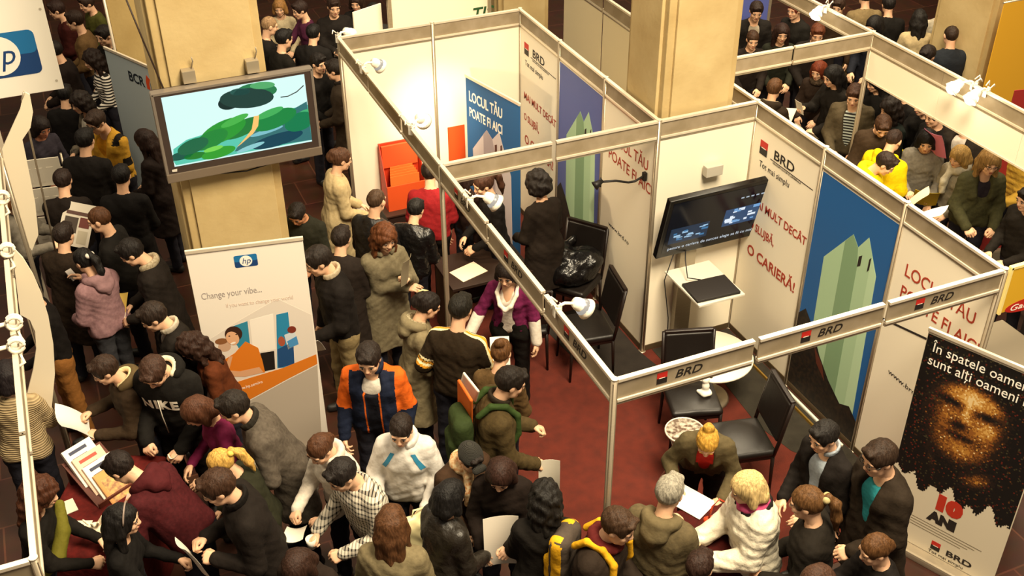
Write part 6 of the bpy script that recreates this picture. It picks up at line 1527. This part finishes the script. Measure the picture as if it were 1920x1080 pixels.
p(1797, 293, 212, 'blonde girl with long hair and pale grey scarf', 1.60, 'f', ('longfringe', '#9a7a44'), t('sweater', '#8a8270', bulk=.012), pitch=18, arms=('low', 'low'), scarf=dict(col='#b8b09c', r=.045, tail=True), q=1.0)
p(1857, 303, 266, 'blonde woman with glasses and olive jacket near the right edge', 1.78, 'f', ('longfringe', '#8a6a3c'), t('jacket', '#3c3a22', col2='#32301c', bulk=.008, open=1.2), shirt='#241e24', pitch=16, arms=('low', 'low'), glasses=True, q=1.0, hands=('grip', 'grip'))
p(1922, 262, 205, 'person in ochre padded jacket at the right edge', 1.72, hair=('short', '#2a1a12'), top=t('puffer', '#b08a2c'), arms=('low', 'low'), q=1.2)
p(1926, 372, 200, 'person in dark jacket at the right edge below the ochre one', 1.68, hair=('short', '#1c130e'), top=t('jacket', '#1c1712'), arms=('low', 'low'), q=1.1)
p(1832, 400, 262, 'person in olive brown coat at the low table in the right booth', 1.56, 'f', ('short', '#2a1a10'), t('coat', '#3a3220'), lean=20, pitch=35, arms=('low', 'low'), q=1.1) if False else None

# ---- top right crowd
p(1723, 34, 85, 'woman with wavy black hair in cream sweater, back to us at the top right', 1.68, 'f', ('long', '#17120e'), t('sweater', '#b8a47c', bulk=.014), pitch=6, arms=('low', 'low'), q=1.25)
p(1666, 8, 90, 'person in long black coat from behind at the top right', 1.70, hair=('short', '#17110f'), top=t('coat', '#15120f', hem=.45), arms=('down', 'down'), q=1.35)
p(1783, 66, 92, 'man with cropped hair in dark blue jacket, back to us by the right stone pillar', 1.76, hair=('buzz', '#2c1e14'), top=t('jacket', '#1e2228', bulk=.01), pitch=10, arms=('low', 'low'), q=1.25)
p(1832, 22, 20, 'person in white shirt bending near the right stone pillar', 1.70, hair=('short', '#2a1a12'), top=t('shirt', '#cfc6b4', bulk=.008), lean=40, pitch=45, arms=('low', 'low'), q=1.3)
p(1738, 104, 225, 'dark haired person in black just behind the right booth wall', 1.76, hair=('short', '#1c120d'), top=t('jacket', '#1a1613'), pitch=24, arms=('low', 'low'), q=1.3)
p(1638, 48, 225, 'black haired person in dark blue behind the right booth header beam', 1.74, 'f', ('bob', '#14100f'), t('jacket', '#1c1e26'), pitch=22, arms=('low', 'low'), q=1.35)
p(1622, -8, 95, 'person in olive beige coat from behind at the top edge', 1.76, hair=('short', '#2a1c12'), top=t('coat', '#7a6848', hem=.5), q=1.4)
p(1768, 22, 262, 'ginger haired woman in pale blouse at the top right', 1.64, 'f', ('updo', '#8a4a1e'), t('sweater', '#b8ae98'), pitch=25, arms=('low', 'low'), q=1.35)
p(1808, -6, 235, 'dark haired person in black beside the bending white shirt', 1.70, hair=('short', '#1c130f'), top=t('jacket', '#1e1a1c'), q=1.4)
p(1572, 12, 240, 'person in brown jacket at the top edge right of the lamp', 1.68, hair=('short', '#2e1c12'), top=t('jacket', '#3a2a1c'), q=1.4)
